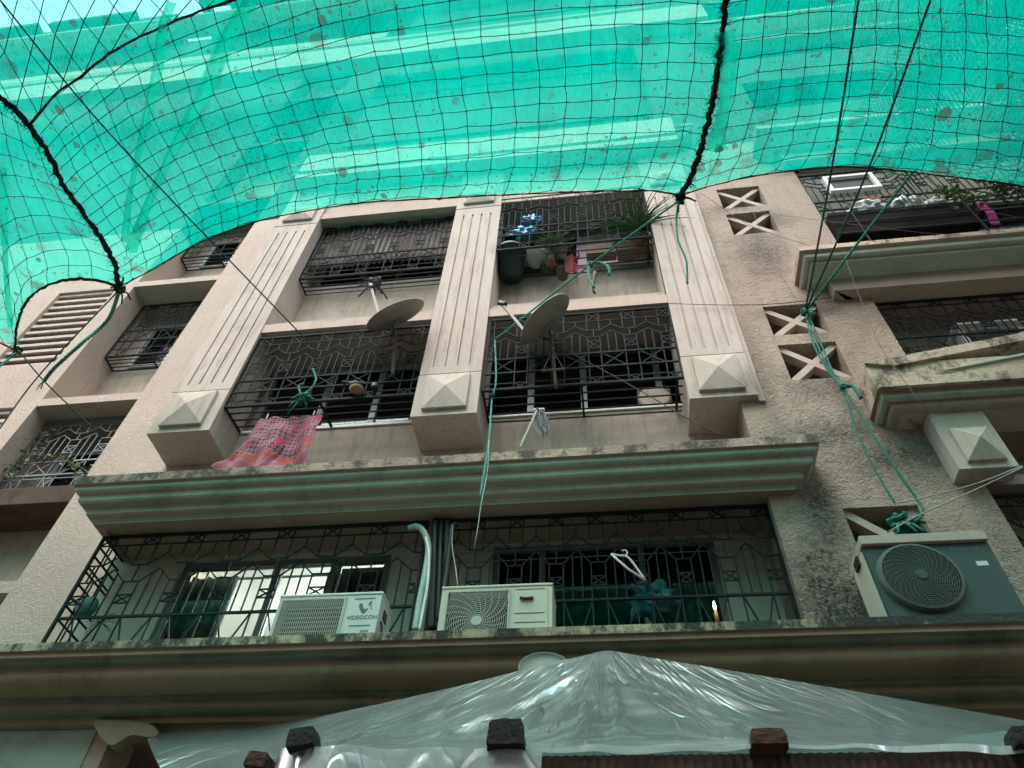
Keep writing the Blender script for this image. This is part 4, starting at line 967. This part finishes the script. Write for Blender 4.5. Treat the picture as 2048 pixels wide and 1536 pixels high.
L.new(su.outputs[1], r4.inputs[0]); cm = N.new('ShaderNodeMath'); cm.operation = 'LESS_THAN'; cm.inputs[1].default_value = .36; L.new(su.outputs[1], cm.inputs[0])
mx2 = N.new('ShaderNodeMix'); mx2.data_type = 'RGBA'; L.new(cm.outputs[0], mx2.inputs[0]); L.new(mx.outputs[2], mx2.inputs[6]); L.new(r4.outputs[0], mx2.inputs[7]); L.new(mx2.outputs[2], P.inputs['Base Color'])
tl_, tr_ = A(520,838,4.72), A(645,831,4.72); bl_, br_ = A(428,948,4.55), A(610,938,4.55)
def cl(uu, vv):                          # vv 1 top
    top = lerp(tl_, tr_, uu); bot = lerp(bl_, br_, uu); p = lerp(bot, top, vv)
    w = (1-vv); f = math.sin(uu*24+vv*2.5)*.05*w+math.sin(uu*10-1+vv*3)*.09*w+.03*noise.noise(Vector((uu*6, vv*6, 2)))
    pinch = math.exp(-((uu-.6)/.2)**2)*w*(1-w)*4
    return p+Vector(((.6-uu)*.8*pinch, f+.05*pinch-.02*w, .05*math.sin(uu*7)*w-.10*w*(1 if uu < .5 else .6)*abs(math.sin(uu*3.4))))
m = MB(); m.grid(cl, 70, 50); uv = [((i%71)/70, (i//71)/50) for i in range(len(m.v))]
o = m.build('hanging_cloth', m_cloth, smooth=True, uv=uv, solid=.003); tag(o, 'red and pink printed cloth drying on the left second-floor grille above the cornice', 'cloth')
for k, (x, y, lab) in enumerate(((535,833,'left'), (628,826,'right'))):
    p = A(x, y, 4.70); m = MB(); m.bar(p-Vector((0,0,.035)), p+Vector((0,0,.035)), .012, .008); tag(m.build('clothes_peg', m_frame), f'{lab} clothes peg holding the red printed cloth', 'peg')
# ------------------------------------------------------------------ pigeon, feeding bowls
pc = A(708,768,4.62); o = empty('pigeon', pc, 'dark grey pigeon perched at the bowl on the left second-floor grille', 'bird')
d = Vector((1, -.15, -.30)).normalized()
m = MB(); m.tube([pc-d*.15+Vector((0,0,.03)), pc-d*.09+Vector((0,0,.02)), pc-d*.04, pc+d*.03, pc+d*.08+Vector((0,0,.01)), pc+d*.115+Vector((0,0,.03)), pc+d*.145+Vector((0,0,.025)), pc+d*.165+Vector((0,0,.015))],
    lambda t: .008+.048*math.exp(-((t-.42)/.2)**2)+.022*math.exp(-((t-.82)/.08)**2), 12); m.build('body', simple('pigeon_feathers', (.06,.07,.085), .7), o, smooth=True)
m = MB(); m.obox(pc-d*.17+Vector((0,0,.035)), d, Vector((0,1,0)), d.cross(Vector((0,1,0))), .06, .025, .006); m.build('tail', simple('pigeon_tail', (.03,.035,.04), .7), o)
m = MB(); m.lathe(pc+d*.165+Vector((0,0,.012)), d, [(.006, 0), (0, .022)], 6); m.build('beak', m_black, o)
m = MB()
for s in (-1, 1): m.grid(lambda a, b: pc+d*lerp(.05, -.13, a)+Vector((0, s*(.046-.018*a), .015-.03*b*(1-a*.6)+.02*a)), 6, 3)
m.build('wing', simple('pigeon_wing', (.10,.11,.13), .7), o, smooth=True, solid=.004)
m = MB(); m.tube([pc+Vector((0,.01,-.03)), pc+Vector((0.005,.01,-.075))], .004, 5); m.tube([pc+Vector((.02,-.01,-.03)), pc+Vector((0.025,-.01,-.075))], .004, 5); m.build('legs', m_pot, o)
o.scale = (.68, .68, .68)
bc = A(713,780,4.60); tag(MB().lathe(bc, Vector((0,0,1)), [(0, -.012), (.055, -.012), (.078, .012), (.073, .012), (.052, -.006), (0, -.006)], 28).build('food_bowl', simple('yellow_bowl', (.30,.24,.12), .6), smooth=True), 'shallow yellowish bowl under the pigeon', 'bowl')
bc = A(749,775,4.62); tag(MB().lathe(bc, Vector((0,0,1)), [(0, -.03), (.032, -.03), (.042, .035), (.038, .035), (.03, -.024), (0, -.024)], 24).build('water_pot', m_black, smooth=True), 'small black pot hanging right of the pigeon', 'pot')
# ------------------------------------------------------------------ mop, stick
mc_ = A(1078,822,4.60); o = empty('mop', mc_, 'grey string mop hanging head up on the middle second-floor grille', 'mop')
MB().obox(mc_, Vector((1,0,0)), Vector((0,1,0)), Vector((0,0,1)), .055, .03, .012).build('mop_head', m_white, o, bevel=.008)
m = MB(); rnd = random.Random(5)
for k in range(70):
    s = mc_+Vector((rnd.uniform(-.05,.05), rnd.uniform(-.02,.02), -.01)); L_ = rnd.uniform(.18,.36); dx = rnd.uniform(-.05,.08)
    m.tube(cr([s, s+Vector((dx*.6, rnd.uniform(-.03,.03), -L_*.4)), s+Vector((dx*.5+.03, rnd.uniform(-.03,.03), -L_))], 7), .004, 4)
m.build('mop_strings', simple('mop_grey', (.25,.28,.29), .9), o)
m = MB(); m.tube([mc_+Vector((-.01,-.03,-.01)), A(1040,895,4.48)], .011, 8); m.build('handle', m_cord, o); MB().tube([mc_+Vector((-.012,-.03,.01)), mc_+Vector((-.016,-.032,-.03))], .014, 8).build('handle_clip', m_redc, o)
tag(MB().tube(cr([A(1190,545,4.1), A(1187,565,4.1), A(1186,580,4.1), A(1190,586,4.1)], 10), .022, 8, r1=.012).build('wooden_stick', m_rust, smooth=True), 'short dark wooden stick hanging below the knot of the taut rope', 'stick')
# ------------------------------------------------------------------ hanger, clothes, candle, ball on the first floor
h0, h1, h2 = A(1222,1108,4.70), A(1290,1160,4.70), A(1252,1112,4.70)
m = MB(); m.tube(cr([h0, lerp(h0, h2, .6)+Vector((0,0,-.005)), h2+Vector((.02,0,-.02)), h1+Vector((0,0,.0))], 14), .009, 6); m.tube([h0, lerp(h0,h1,.5)+Vector((0,0,-.02)), h1], .009, 6); m.tube(cr([h2, h2+Vector((.012,0,.03)), h2+Vector((0,0,.055)), h2+Vector((-.03,0,.05))], 10), .006, 6)
tag(m.build('coat_hanger', m_white, smooth=True), 'white plastic coat hanger hooked on the first-floor grille', 'hanger')
cb = A(1300,1200,4.92); m = MB()
def blobf(c, rx, ry, rz, f, amp, seed):
    def fn(a, b):
        th = a*2*math.pi; ph = b*math.pi; dd = Vector((math.sin(ph)*math.cos(th), math.sin(ph)*math.sin(th), math.cos(ph)))
        k = 1+amp*noise.noise(dd*f+Vector((seed, 0, 0))); return c+Vector((dd.x*rx*k, dd.y*ry*k, dd.z*rz*k))
    return fn
m.grid(blobf(cb, .17, .09, .13, 2.6, .8, 4), 40, 24)
m_print = plaster('teal_printed_fabric', (.02,.03,.04), (.02,.20,.22), dirt=(.35,.10,.16), amt=.9, lo=.54, bump=.3, streak=0)
tag(m.build('bundled_clothes', m_print, smooth=True), 'dark teal and pink printed clothes bundled on the line behind the first-floor bars', 'clothes')
for k in (0, 1):
    z = 3.80-.10*k; rope('clothes_line', f"{'upper' if k == 0 else 'lower'} of two pale clothes lines behind the right first-floor grille", [Vector((-1.3, 4.92, z)), Vector((1.2, 4.92, z+.02))], .004, m_steel, 'clothes line', twist=False, n=4)
cd_ = A(1433,1232,4.55); o = empty('candle', cd_, 'lit candle standing on the ledge at the right of the first-floor grille', 'candle')
MB().lathe(cd_+Vector((0,0,-.06)), Vector((0,0,1)), [(0, 0), (.016, 0), (.011, .10), (0, .103)], 14).build('wax', simple('orange_wax', (.45,.20,.06), .5), o, smooth=True)
MB().lathe(cd_+Vector((0,0,.05)), Vector((0,0,1)), [(0, 0), (.009, .012), (.010, .025), (.005, .05), (0, .07)], 12).build('flame', emis('flame', (1, .85, .95), 14), o, smooth=True)
bp = A(172,1215,4.95); tag(MB().lathe(bp, Vector((0,-1,0)), [(0, .05), (.06, .045), (.10, .02), (.105, 0), (.09, -.03), (0, -.05)], 28).build('green_ball', simple('green_plastic', (.02,.16,.11), .5), smooth=True), 'round green plastic bowl hung at the left end of the first-floor grille', 'bowl')
# curtains and tube light
def curtain(x0, x1, z0, z1, y, waves, amp, label, mt=m_curt, open_=0):
    m = MB(); m.grid(lambda a, b: Vector((lerp(x0, x1, a)+open_*(1-b)*a, y+amp*math.sin(a*waves*2*math.pi)*(1-.3*b), lerp(z0, z1, b))), int(waves*14), 10)
    return tag(m.build('curtain', mt, smooth=True, solid=.003), label, 'curtain')
curtain(-3.95, -3.42, 2.6, 4.0, 5.40, 4, .05, 'grey-green curtain with rings in the lit first-floor room')
curtain(.42, .92, 2.6, 4.0, 5.42, 6, .04, 'dark drawn curtain at the right of the wide first-floor window')
curtain(-2.5, -2.25, 2.6, 4.0, 5.44, 3, .03, 'narrow pale curtain beside the middle mullion of the lit room', m_hose)
MB().box(-2.40, -1.92, 5.33, 5.34, 2.55, 4.0).build('sash_screen', m_dark, B)
rod = MB().tube([(-3.9, 5.42, 4.0), (-1.95, 5.42, 4.0)], .012, 8).build('curtain_rod', m_framed); tag(rod, 'dark curtain rod across the lit first-floor window', 'rod')
tub = MB(); tub.tube([A(420,1262,6.25), A(436,1222,6.25)], .018, 10); o = tub.build('tube_light', emis('tube_glow', (1, .98, .95), 22)); tag(o, 'glowing tube light inside the left first-floor room', 'lamp')
o = MB().box(-3.3, -2.1, 6.6, 6.66, 4.28, 4.34).build('tube_light', emis('tube_glow2', (1, .98, .95), 150)); tag(o, 'long tube light under the ceiling of the left first-floor room', 'lamp')
# brown slatted blind behind the left third-floor grille
m = MB(); m.grid(lambda a, b: Vector((lerp(-3.86, -1.81, a), 4.87+.018*math.sin(a*2*math.pi*26)+.02*math.sin(a*9+b*2), lerp(8.74, 9.92, b)+.02*math.sin(a*11)*(1-b))), 260, 6)
m_blind = simple('brown_grey_blind', (.17,.15,.135), .85, 0, .5, 5)
tag(m.build('blind', m_blind, smooth=True, solid=.002), 'brown-grey pleated blind behind the left third-floor grille', 'blind')
tag(knot(A(748,565,4.74), .075, simple('grey_rag', (.06,.07,.075), .9), None, 'rag_bundle', 6, 61), 'dark rag bundle stuffed under the left third-floor cage above the dish arm', 'rag')
# ------------------------------------------------------------------ things kept in the right third-floor cage
yb = 4.86
def pot(px, py, D, r, h, mt, label, ax=Vector((0,-.25,1)), name='flower_pot', lid=None, cat='pot'):
    c = A(px, py, D); o = MB().lathe(c, ax, [(0, -h/2), (r*.8, -h/2), (r, h*.4), (r*1.06, h*.42), (r*1.06, h/2), (r*.9, h/2), (r*.85, h*.3), (0, h*.3)], 30).build(name, mt, smooth=True); return tag(o, label, cat)
pot(1022, 528, 4.86, .19, .46, m_drum, 'large black plastic drum at the left of the right third-floor cage', name='water_drum', cat='drum')
pot(1073, 515, 4.84, .15, .22, m_roomw and simple('grimy_white_tub', (.30,.30,.26), .7, 0, .4), 'round grimy white tub lying beside the black drum', ax=Vector((0,.6,.8)), name='tub', cat='tub')
pot(1120, 505, 4.90, .10, .16, m_dish, 'grey metal pan between the tub and the maroon cloth', name='pan', cat='pan')
pot(1098, 530, 4.86, .07, .12, m_pot, 'terracotta pot on the floor of the right third-floor cage')
m = MB(); m.grid(blobf(A(1048,464,4.69), .19, .05, .09, 3, .9, 7), 40, 24); m.grid(blobf(A(1062,440,4.70), .12, .04, .09, 4, .9, 3), 30, 18)
tag(m.build('plastic_bag', m_bag, smooth=True), 'bright blue plastic bag tied inside the right third-floor cage', 'bag')
m = MB(); p0 = A(1143,514,4.80); m.grid(lambda a, b: A(1130+26*a, 545-35*b, 4.80)+Vector((0, .02*math.sin(a*9), 0)), 14, 10); m.tube(cr([A(1150,520,4.79), A(1158,512,4.79), A(1154,502,4.79), A(1148,508,4.79)], 12), .012, 6)
tag(m.build('maroon_cloth', m_redc, smooth=True, solid=.004), 'maroon cloth with a looped strap on the bars left of the pink panel', 'cloth')
tag(MB().add([A(1153,476,5.30), A(1242,470,5.30), A(1242,540,5.30), A(1153,540,5.30)], [(0,1,2,3)]).build('pink_panel', simple('pale_pink_board', (.62,.50,.58), .6, 0, .05), solid=.01), 'pale pink board behind the right third-floor cage', 'panel')
m = MB(); m.box(*sorted((A(1172,500,4.9).x, A(1232,500,4.9).x)), 4.86, 5.0, 8.50, 8.72); tag(m.build('cardboard_box', m_card, bevel=.004), 'plain brown box left of the dirty one in the right third-floor cage', 'box')
m = MB(); m.box(.42, .84, 4.84, 5.02, 8.50, 8.80); tag(m.build('storage_box', plaster('mildewed_board', (.20,.16,.13), (.26,.22,.18), dirt=(.5,.48,.44), amt=.5, lo=.58), bevel=.004), 'mildewed brown box at the right end of the right third-floor cage', 'box')
def rosette(c, n, L0, L1, w, mt, label, name='strap_plant', cat='plant', seed=1, up=.7, group=None):
    rnd = random.Random(seed); m = MB(); c = Vector(c)
    for k in range(n):
        an = rnd.uniform(0, 6.283); L_ = rnd.uniform(L0, L1); out = Vector((math.cos(an), math.sin(an), 0)); rise = rnd.uniform(.2, 1.1)*up; side = Vector((-out.y, out.x, 0)); base = len(m.v)
        S = 7
        for i in range(S+1):
            t = i/S; p = c+out*L_*t*(.5+.5*(1-rise*.5))+Vector((0,0,L_*(rise*t*1.3-t*t*.55))); ww = w*(1-t)**.7*(.6+.4*min(1, t*6))
            m.v += [tuple(p-side*ww), tuple(p+Vector((0,0,-w*.4))), tuple(p+side*ww)]
        for i in range(S):
            b = base+i*3; m.f += [(b, b+1, b+4, b+3), (b+1, b+2, b+5, b+4)]
    o = m.build(name, mt, solid=.002); return tag(o, label, cat, group)
rosette(A(1278,455,4.66), 95, .35, .75, .013, m_leaf, 'spiky strap-leaved plant at the right of the right third-floor cage', seed=2)
rosette(A(1108,490,4.70), 80, .14, .30, .008, m_leaf2, 'small grassy pot plant in the middle of the right third-floor cage', seed=3)
rosette(A(1090,455,4.85), 16, .08, .16, .006, m_leaf, 'small spiky plant beside the blue plastic bag', seed=13)
pot(1280, 480, 4.74, .07, .12, m_pot, 'terracotta pot under the spiky strap-leaved plant')
def leafy(pts, n, r, size, mt, label, name='climbing_plant', seed=1, cat='plant', stem=True):
    rnd = random.Random(seed); m = MB(); o = empty(name, pts[0], label, cat)
    P = cr([Vector(p) for p in pts], 30)
    for k in range(n):
        c = P[rnd.randrange(30)]+Vector((rnd.gauss(0, r), rnd.gauss(0, r*.5), rnd.gauss(0, r))); a = Vector((rnd.uniform(-1,1), rnd.uniform(-1,1), rnd.uniform(-1,.4))).normalized(); b = a.cross(Vector((rnd.uniform(-1,1), rnd.uniform(-1,1), 1))).normalized(); s = size*rnd.uniform(.5,1.3)
        cc = a.cross(b)*s*.15
        m.add([c, c+a*s*.5+b*s*.35, c+a*s+cc, c+a*s*.5-b*s*.35, c+a*s*.5-cc], [(0,1,4),(1,2,4),(2,3,4),(3,0,4)])
    m.build('leaves', mt, o)
    if stem:
        s_ = MB(); s_.tube(P, .006, 5)
        for k in range(6): q = P[rnd.randrange(30)]; s_.tube(cr([q, q+Vector((rnd.gauss(0,.1), 0, rnd.gauss(0,.1))), q+Vector((rnd.gauss(0,.2), -.05, rnd.gauss(-.05,.15)))], 8), .003, 4)
        s_.build('stem', m_bark, o)
    return o
leafy([(-6.9, 5.62, 6.1), (-6.5, 5.6, 6.0), (-6.0, 5.6, 5.75), (-5.9, 5.58, 5.6)], 70, .07, .07, m_leaf2, 'sparse climbing plant on the lower left window grille', seed=3)
leafy([(-6.95, 5.62, 6.6), (-6.95, 5.6, 6.2), (-7.0, 5.6, 5.8)], 50, .05, .06, m_leaf, 'dark creeper up the left side of the lower left window grille', seed=4)
rosette(A(200,1245,4.92), 16, .12, .25, .006, m_leaf, 'spindly plant behind the left end of the first-floor grille', seed=8)
# planter box of the lower left window
m = MB(); m.box(-7.13, -5.75, 5.52, 5.98, 5.20, 5.46); tag(m.build('planter_box', plaster('mouldy_timber', (.10,.065,.05), (.14,.10,.08), dirt=(.02,.02,.02), amt=.6, lo=.5, streak=.5), bevel=.01), 'mouldy dark planter box under the lower left window grille', 'planter')
for k, (x, y, r, lab) in enumerate(((1020, 470, .10, 'dark plastic can behind the blue bag'), (1128, 478, .09, 'dark round pot between the grassy plant and the pink board'), (1092, 540, .075, 'small dark pot low beside the white tub'), (1125, 548, .08, 'low brown basin left of the maroon cloth'))):
    pot(x, y, 4.90, r, r*1.6, m_drum if k < 3 else m_rust, lab, name='storage_pot')
m = MB(); m.box(-1.14, -.28, 4.98, 5.06, 8.46, 9.05); tag(m.build('added_dark_sheet', simple('dark_sheet_colour', (.018,.022,.024), .8, 0, .5), bevel=.01), 'dark tarpaulin sheet added behind the drum and pots of the third-floor cage', 'backing')  # plain dark sheet, added as backing to keep the clutter dark
# ------------------------------------------------------------------ upper right balcony clutter
m = MB(); a, b = 3.30, 3.95; y0, y1, z0, z1, w = 4.68, 4.80, 9.28, 9.72, .05
m.box(a, b, y0, y1, z0, z0+w); m.box(a, b, y0, y1, z1-w, z1); m.box(a, a+w, y0, y1, z0+w, z1-w); m.box(b-w, b, y0, y1, z0+w, z1-w)
o = m.build('window_box', m_roomw); tag(o, 'white framed window unit jutting from the upper right balcony', 'window frame'); MB().box(a+w, b-w, y0+.05, y0+.06, z0+w, z1-w).build('pane', m_black, o)
m = MB(); m.box(2.99+.03, 4.62, 4.62, 5.0, 8.0, 8.52); tag(m.build('planter_box', simple('black_stained_wood', (.008,.007,.006), .95, 0, .4, spec=.1), bevel=.01), 'long black planter box behind the upper right railing', 'planter')
for k, (x, y, rx, lab, mt, cat) in enumerate(((1735,420,.22,'white and orange plastic sack, left on the upper right balcony', m_bagw, 'sack'), (1815,412,.17,'white crumpled sack, middle of the upper right balcony', m_bagw, 'sack'), (1868,418,.13,'clear crumpled bag, right of the white sacks', simple('dull_polythene', (.35,.38,.37), .3), 'bag'))):
    m = MB(); m.grid(blobf(A(x, y, 4.72), rx, .12, .11, 2.5, .6, k*3), 36, 22); tag(m.build('sack', mt, smooth=True), lab, cat)
m = MB(); m.tube([A(1725,403,4.75), A(1760,398,4.75)], .03, 8); tag(m.build('orange_cloth_roll', simple('orange_cloth', (.45,.12,.05), .8), smooth=True), 'small orange roll lying above the white sacks', 'cloth')
p_, q_ = A(1950,402,4.66), A(1985,448,4.64)
m = MB(); m.grid(lambda a, b: lerp(p_, q_, a)+Vector((.10*b, .02*math.sin(a*8), 0)), 12, 6); tag(m.build('magenta_cloth', m_pinkc, smooth=True, solid=.004), 'magenta cloth strip hung over the upper right railing', 'cloth')
leafy([A(1870,380,4.68), A(1905,385,4.68), A(1920,415,4.66), A(1960,395,4.66)], 150, .10, .08, m_leaf2, 'leafy creeper over the upper right railing left of the magenta cloth', seed=5)
leafy([A(1980,380,4.64), A(2020,375,4.64), A(2060,385,4.62)], 110, .10, .08, m_leaf, 'leafy creeper at the far right of the upper right balcony', seed=6)
for (x, y, D), lab in (((1100,890,4.5), 'right second-floor'),):
    pass
# ------------------------------------------------------------------ plastic sheet over the shed, bricks, corrugated edge
m_plas, nt, N, L, P = mat('milky_plastic_sheet'); N.remove(P)
gg = N.new('ShaderNodeNewGeometry')
t1 = N.new('ShaderNodeBsdfTransparent'); t1.inputs[0].default_value = (.80,.90,.88,1)
t2 = N.new('ShaderNodeBsdfTranslucent'); t2.inputs[0].default_value = (.82,.92,.92,1); t3 = N.new('ShaderNodeBsdfDiffuse'); t3.inputs[0].default_value = (.80,.90,.90,1)
gl = N.new('ShaderNodeBsdfGlossy'); gl.inputs['Roughness'].default_value = .27
uvp = N.new('ShaderNodeUVMap')
def crease(sc3, sc, w, seed, warp=.15):
    """thin folds that run away from the tent peak: u is the angle about the peak, v the distance from it"""
    mp = N.new('ShaderNodeMapping'); mp.inputs['Scale'].default_value = sc3; mp.inputs['Location'].default_value = (seed, seed, seed); L.new(uvp.outputs[0], mp.inputs[0])
    t = N.new('ShaderNodeTexNoise'); t.inputs['Scale'].default_value = sc; t.inputs['Detail'].default_value = 2; t.inputs['Roughness'].default_value = .45; t.inputs['Distortion'].default_value = warp; L.new(mp.outputs[0], t.inputs['Vector'])
    a = N.new('ShaderNodeMath'); a.operation = 'ABSOLUTE'; L.new(mm('SUBTRACT', t.outputs['Fac'], .5), a.inputs[0]); return mrange(a.outputs[0], 0, w, 1, 0)
def facets(sc3, sc):
    mp = N.new('ShaderNodeMapping'); mp.inputs['Scale'].default_value = sc3; mp.inputs['Rotation'].default_value = (0, .5, 0); L.new(gg.outputs['Position'], mp.inputs[0])
    t = N.new('ShaderNodeTexVoronoi'); t.feature = 'DISTANCE_TO_EDGE'; t.inputs['Scale'].default_value = sc; L.new(mp.outputs[0], t.inputs['Vector']); return t.outputs['Distance']
hgt = mm('ADD', mm('ADD', crease((.75, .55, 1), 2.2, .035, 1, .9), mm('MULTIPLY', crease((1.5, .8, 1), 2.5, .04, 7, 1.2), .5)), mm('MULTIPLY', facets((1, 1, 2.2), 3.2), 1.1))
bb = N.new('ShaderNodeBump'); bb.inputs['Strength'].default_value = .34; bb.inputs['Distance'].default_value = .014; L.new(hgt, bb.inputs['Height'])
for q in (gl, t3, t2): L.new(bb.outputs[0], q.inputs['Normal'])
a1 = N.new('ShaderNodeMixShader'); a1.inputs[0].default_value = .6; L.new(t2.outputs[0], a1.inputs[1]); L.new(t3.outputs[0], a1.inputs[2])
a2 = N.new('ShaderNodeMixShader'); sxx = N.new('ShaderNodeSeparateXYZ'); L.new(gg.outputs['Position'], sxx.inputs[0])
L.new(mm('MULTIPLY', mrange(noiz(1.5, 6, .6, (1, 1, 2.5)), .35, .65, .55, .95), mrange(sxx.outputs[0], .2, 2.0, 1, .72)), a2.inputs[0]); L.new(t1.outputs[0], a2.inputs[1]); L.new(a1.outputs[0], a2.inputs[2])
fr = N.new('ShaderNodeFresnel'); fr.inputs[0].default_value = 1.45; L.new(bb.outputs[0], fr.inputs['Normal'])
a3 = N.new('ShaderNodeMixShader'); L.new(mrange(fr.outputs[0], 0, 1, .11, .85), a3.inputs[0]); L.new(a2.outputs[0], a3.inputs[1]); L.new(gl.outputs[0], a3.inputs[2]); L.new(a3.outputs[0], N['Material Output'].inputs[0])
YF = 2.60
ridge_ = cr([A(290,1462,4.66), A(400,1456,4.66), A(560,1447,4.60), A(720,1416,4.2), A(900,1376,3.95), A(1060,1336,3.78), A(1150,1315,3.71), A(1200,1303,3.67), A(1218,1301,3.66), A(1245,1305,3.67), A(1300,1315,3.69), A(1400,1331,3.72), A(1600,1364,3.8), A(1800,1398,3.9), A(2048,1441,4.0), A(2300,1490,4.1)], 120)
front = cr([A(430,1600,3.6), A(500,1545,3.1), A(600,1497,YF), A(800,1499,YF), A(1000,1498,YF), A(1200,1494,YF), A(1500,1492,YF), A(1800,1493,YF), A(2048,1493,YF), A(2300,1495,YF)], 120)
pk = A(1216,1302,3.66)
def pl(u, v):
    x_ = min(118.999, u*119); i = int(x_); x_ -= i; p = lerp(lerp(front[i], front[i+1], x_), lerp(ridge_[i], ridge_[i+1], x_), v); s = math.sin(math.pi*v)
    # creases fan out from the peak and from the points where the sheet is held
    w = 0
    for k, (hx, amp, fq) in enumerate(((1216, .05, 16), (620, .055, 13), (1010, .03, 11), (1750, .03, 12))):
        hp = pk if k == 0 else A(hx, 1495, YF)
        q = p-hp; r = math.hypot(q.x, q.z); an = math.atan2(q.z, q.x); w += .5*amp*(1-abs(noise.noise(Vector((an*fq/3, k*7.3, r*.5))))*2.6)*math.exp(-r*.9)*min(1, r*4)
    w += .02*noise.noise(Vector((p.x*1.6, p.z*3, 1)))
    return p+Vector((0, -w*s*.9, -.10*s+w*s*.6))
m = MB(); m.grid(pl, 300, 70)
uvq = [(math.atan2(v_[2]-pk.z-.4, v_[0]-pk.x)*2.2, math.hypot(v_[0]-pk.x, v_[2]-pk.z)) for v_ in m.v]
o = m.build('plastic_sheet', m_plas, smooth=True, uv=uvq); tag(o, 'milky translucent plastic sheet pitched over the shed roof at the bottom', 'plastic sheet')
# overhang of the sheet in front of the corrugated roof
def ov(u, v):
    x_ = min(118.999, u*119); i = int(x_); f_ = lerp(front[i], front[i+1], x_-i); return f_+Vector((.02*math.sin(u*60), -.012-.010*math.sin(u*90), -.16*v*(1 if u < .53 else .12)*(1+.4*math.sin(u*23))))
m = MB(); m.grid(ov, 900, 6); m.build('overhang', m_plas, o, smooth=True, uv=[(v_[0], v_[2]) for v_ in m.v])
def x_at(px): return A(px, 1497, YF).x
zt = A(1024, 1498, YF).z
m = MB(); xs0, xs1 = x_at(575), x_at(2400)
n = 1150; m.grid(lambda a, b: Vector((lerp(xs0, xs1, a), YF+.03+.0035*math.sin(a*n/2), lerp(GZ, zt-.012, b))), 2200, 1); sh = empty('shed', ((xs0+xs1)/2, YF+.6, GZ), 'low shed of rusty brown corrugated sheets under the plastic', 'shed')
m.build('corrugated_wall', m_shed, sh, smooth=True)
m = MB(); m.grid(lambda a, b: Vector((lerp(xs0, xs1, a), YF+.05+1.32*b, zt-.035+.003*math.sin(a*n/2)+.72*b)), 2200, 2); m.build('corrugated_roof', simple('grey_green_sheet', (.16,.19,.18), .6, .2, .4, 4), sh, smooth=True)
MB().box(xs0, xs0+.03, YF+.06, YF+1.5, GZ, zt-.03).build('side_wall', m_shed, sh)
def brick(px, py, w, h, dd, mt, label, rot=0, D=YF-.01):
    c = A(px, py, D); m = MB(); rnd = random.Random(px)
    ax = Vector((math.cos(rot), 0, math.sin(rot))); az = Vector((-math.sin(rot), 0, math.cos(rot)))
    bm = bmesh.new(); 
    N3 = 7; m.grid
    def cube(fn):
        for face in range(6):
            def f(a, b, face=face):
                s, t = a*2-1, b*2-1; P = {0:(s,t,1),1:(s,t,-1),2:(s,1,t),3:(s,-1,t),4:(1,s,t),5:(-1,s,t)}[face]; return fn(Vector(P))
            m.grid(f, 9, 7)
    def fn(P):
        q = Vector(P); k = 1-.06*(abs(q.x)*abs(q.y)*abs(q.z))**.5; q *= k*(1+.05*noise.noise(q*2.3+Vector((px*.1, 0, 0))))
        q.x *= 1-.08*q.z
        return c+ax*q.x*w/2+Vector((0,1,0))*q.y*dd/2+az*q.z*h/2
    cube(fn); o = m.build('brick', mt, smooth=False); return tag(o, label, 'brick', None)
def b2m(pxw): return pxw/FPX*A(1024,1490,YF).dot(_f)
brick(608,1484, b2m(56), b2m(34)*1.1, .10, m_brick, 'black mossy brick weighing down the left part of the plastic sheet', .12)
brick(1014,1476, b2m(72), b2m(44)*1.15, .11, m_brick, 'black rough brick on the shed edge near the middle of the plastic')
brick(1535,1484, b2m(66), b2m(26)*1.15, .10, m_brickr, 'dark reddish brick low on the shed edge, right of the middle')
brick(2048,1482, b2m(50), b2m(30)*1.1, .10, m_brick, 'black brick at the far right end of the plastic sheet edge')
brick(520,1528, b2m(46), b2m(30), .10, m_brickr, 'dark brick at the lower left corner of the shed edge', -.1, 2.7)
# ------------------------------------------------------------------ palm trees above the net on the right
def palm(base, top, nf, L0, label, seed):
    rnd = random.Random(seed); o = empty('palm_tree', base, label, 'tree'); base = Vector(base); top = Vector(top)
    tr_ = MB(); tr_.tube(cr([base, lerp(base, top, .35)+Vector((.15,0,0)), lerp(base, top, .7)+Vector((.1,.1,0)), top], 60), lambda t: .15-.05*t+.008*math.sin(t*170), 12); tr_.build('trunk', m_bark, o, smooth=True)
    for k in range(nf):
        an = 2*math.pi*k/nf+rnd.uniform(-.2,.2); up = rnd.uniform(-.1, .9); L_ = L0*rnd.uniform(.8, 1.15); out = Vector((math.cos(an), math.sin(an), 0)); m = MB(); P = []
        for i in range(25):
            t = i/24; P.append(top+out*L_*t*(1-.15*t)+Vector((0,0,L_*(up*t-(.55+.4*up)*t*t))))
        m.tube(P, .018, 5, r1=.004)
        for i in range(2, 25):
            for s in (-1, 1):
                for h in (0, .5):
                    p = P[i] if h == 0 else (P[i]+P[i-1])/2
                    tt = (P[min(24, i+1)]-P[i-1]).normalized(); side = tt.cross(Vector((0,0,1))).normalized()*s; t = i/24
                    ll = L_*.26*math.sin(math.pi*(.12+.83*t))**.7*rnd.uniform(.85,1.1); dd = (side+tt*.55+Vector((0,0,-.35-rnd.uniform(0,.25)))).normalized(); w = .016
                    e = dd.cross(Vector((0,0,1))).normalized() if abs(dd.z) < .98 else tt
                    m.add([p-tt*w*.5, p+dd*ll*.4-tt*w, p+dd*ll+Vector((0,0,-ll*.12)), p+dd*ll*.4+tt*w, p+tt*w*.5], [(0,1,2),(0,2,4),(4,2,3)])
        m.build('frond', m_frond, o)
palm((5.6, 2.2, GZ), (5.1, 2.3, 9.6), 20, 2.7, 'palm tree with arching fronds beyond the right edge of the net', 1)
palm((7.2, .2, GZ), (6.6, .4, 10.6), 20, 2.9, 'taller palm tree further right above the net', 2)
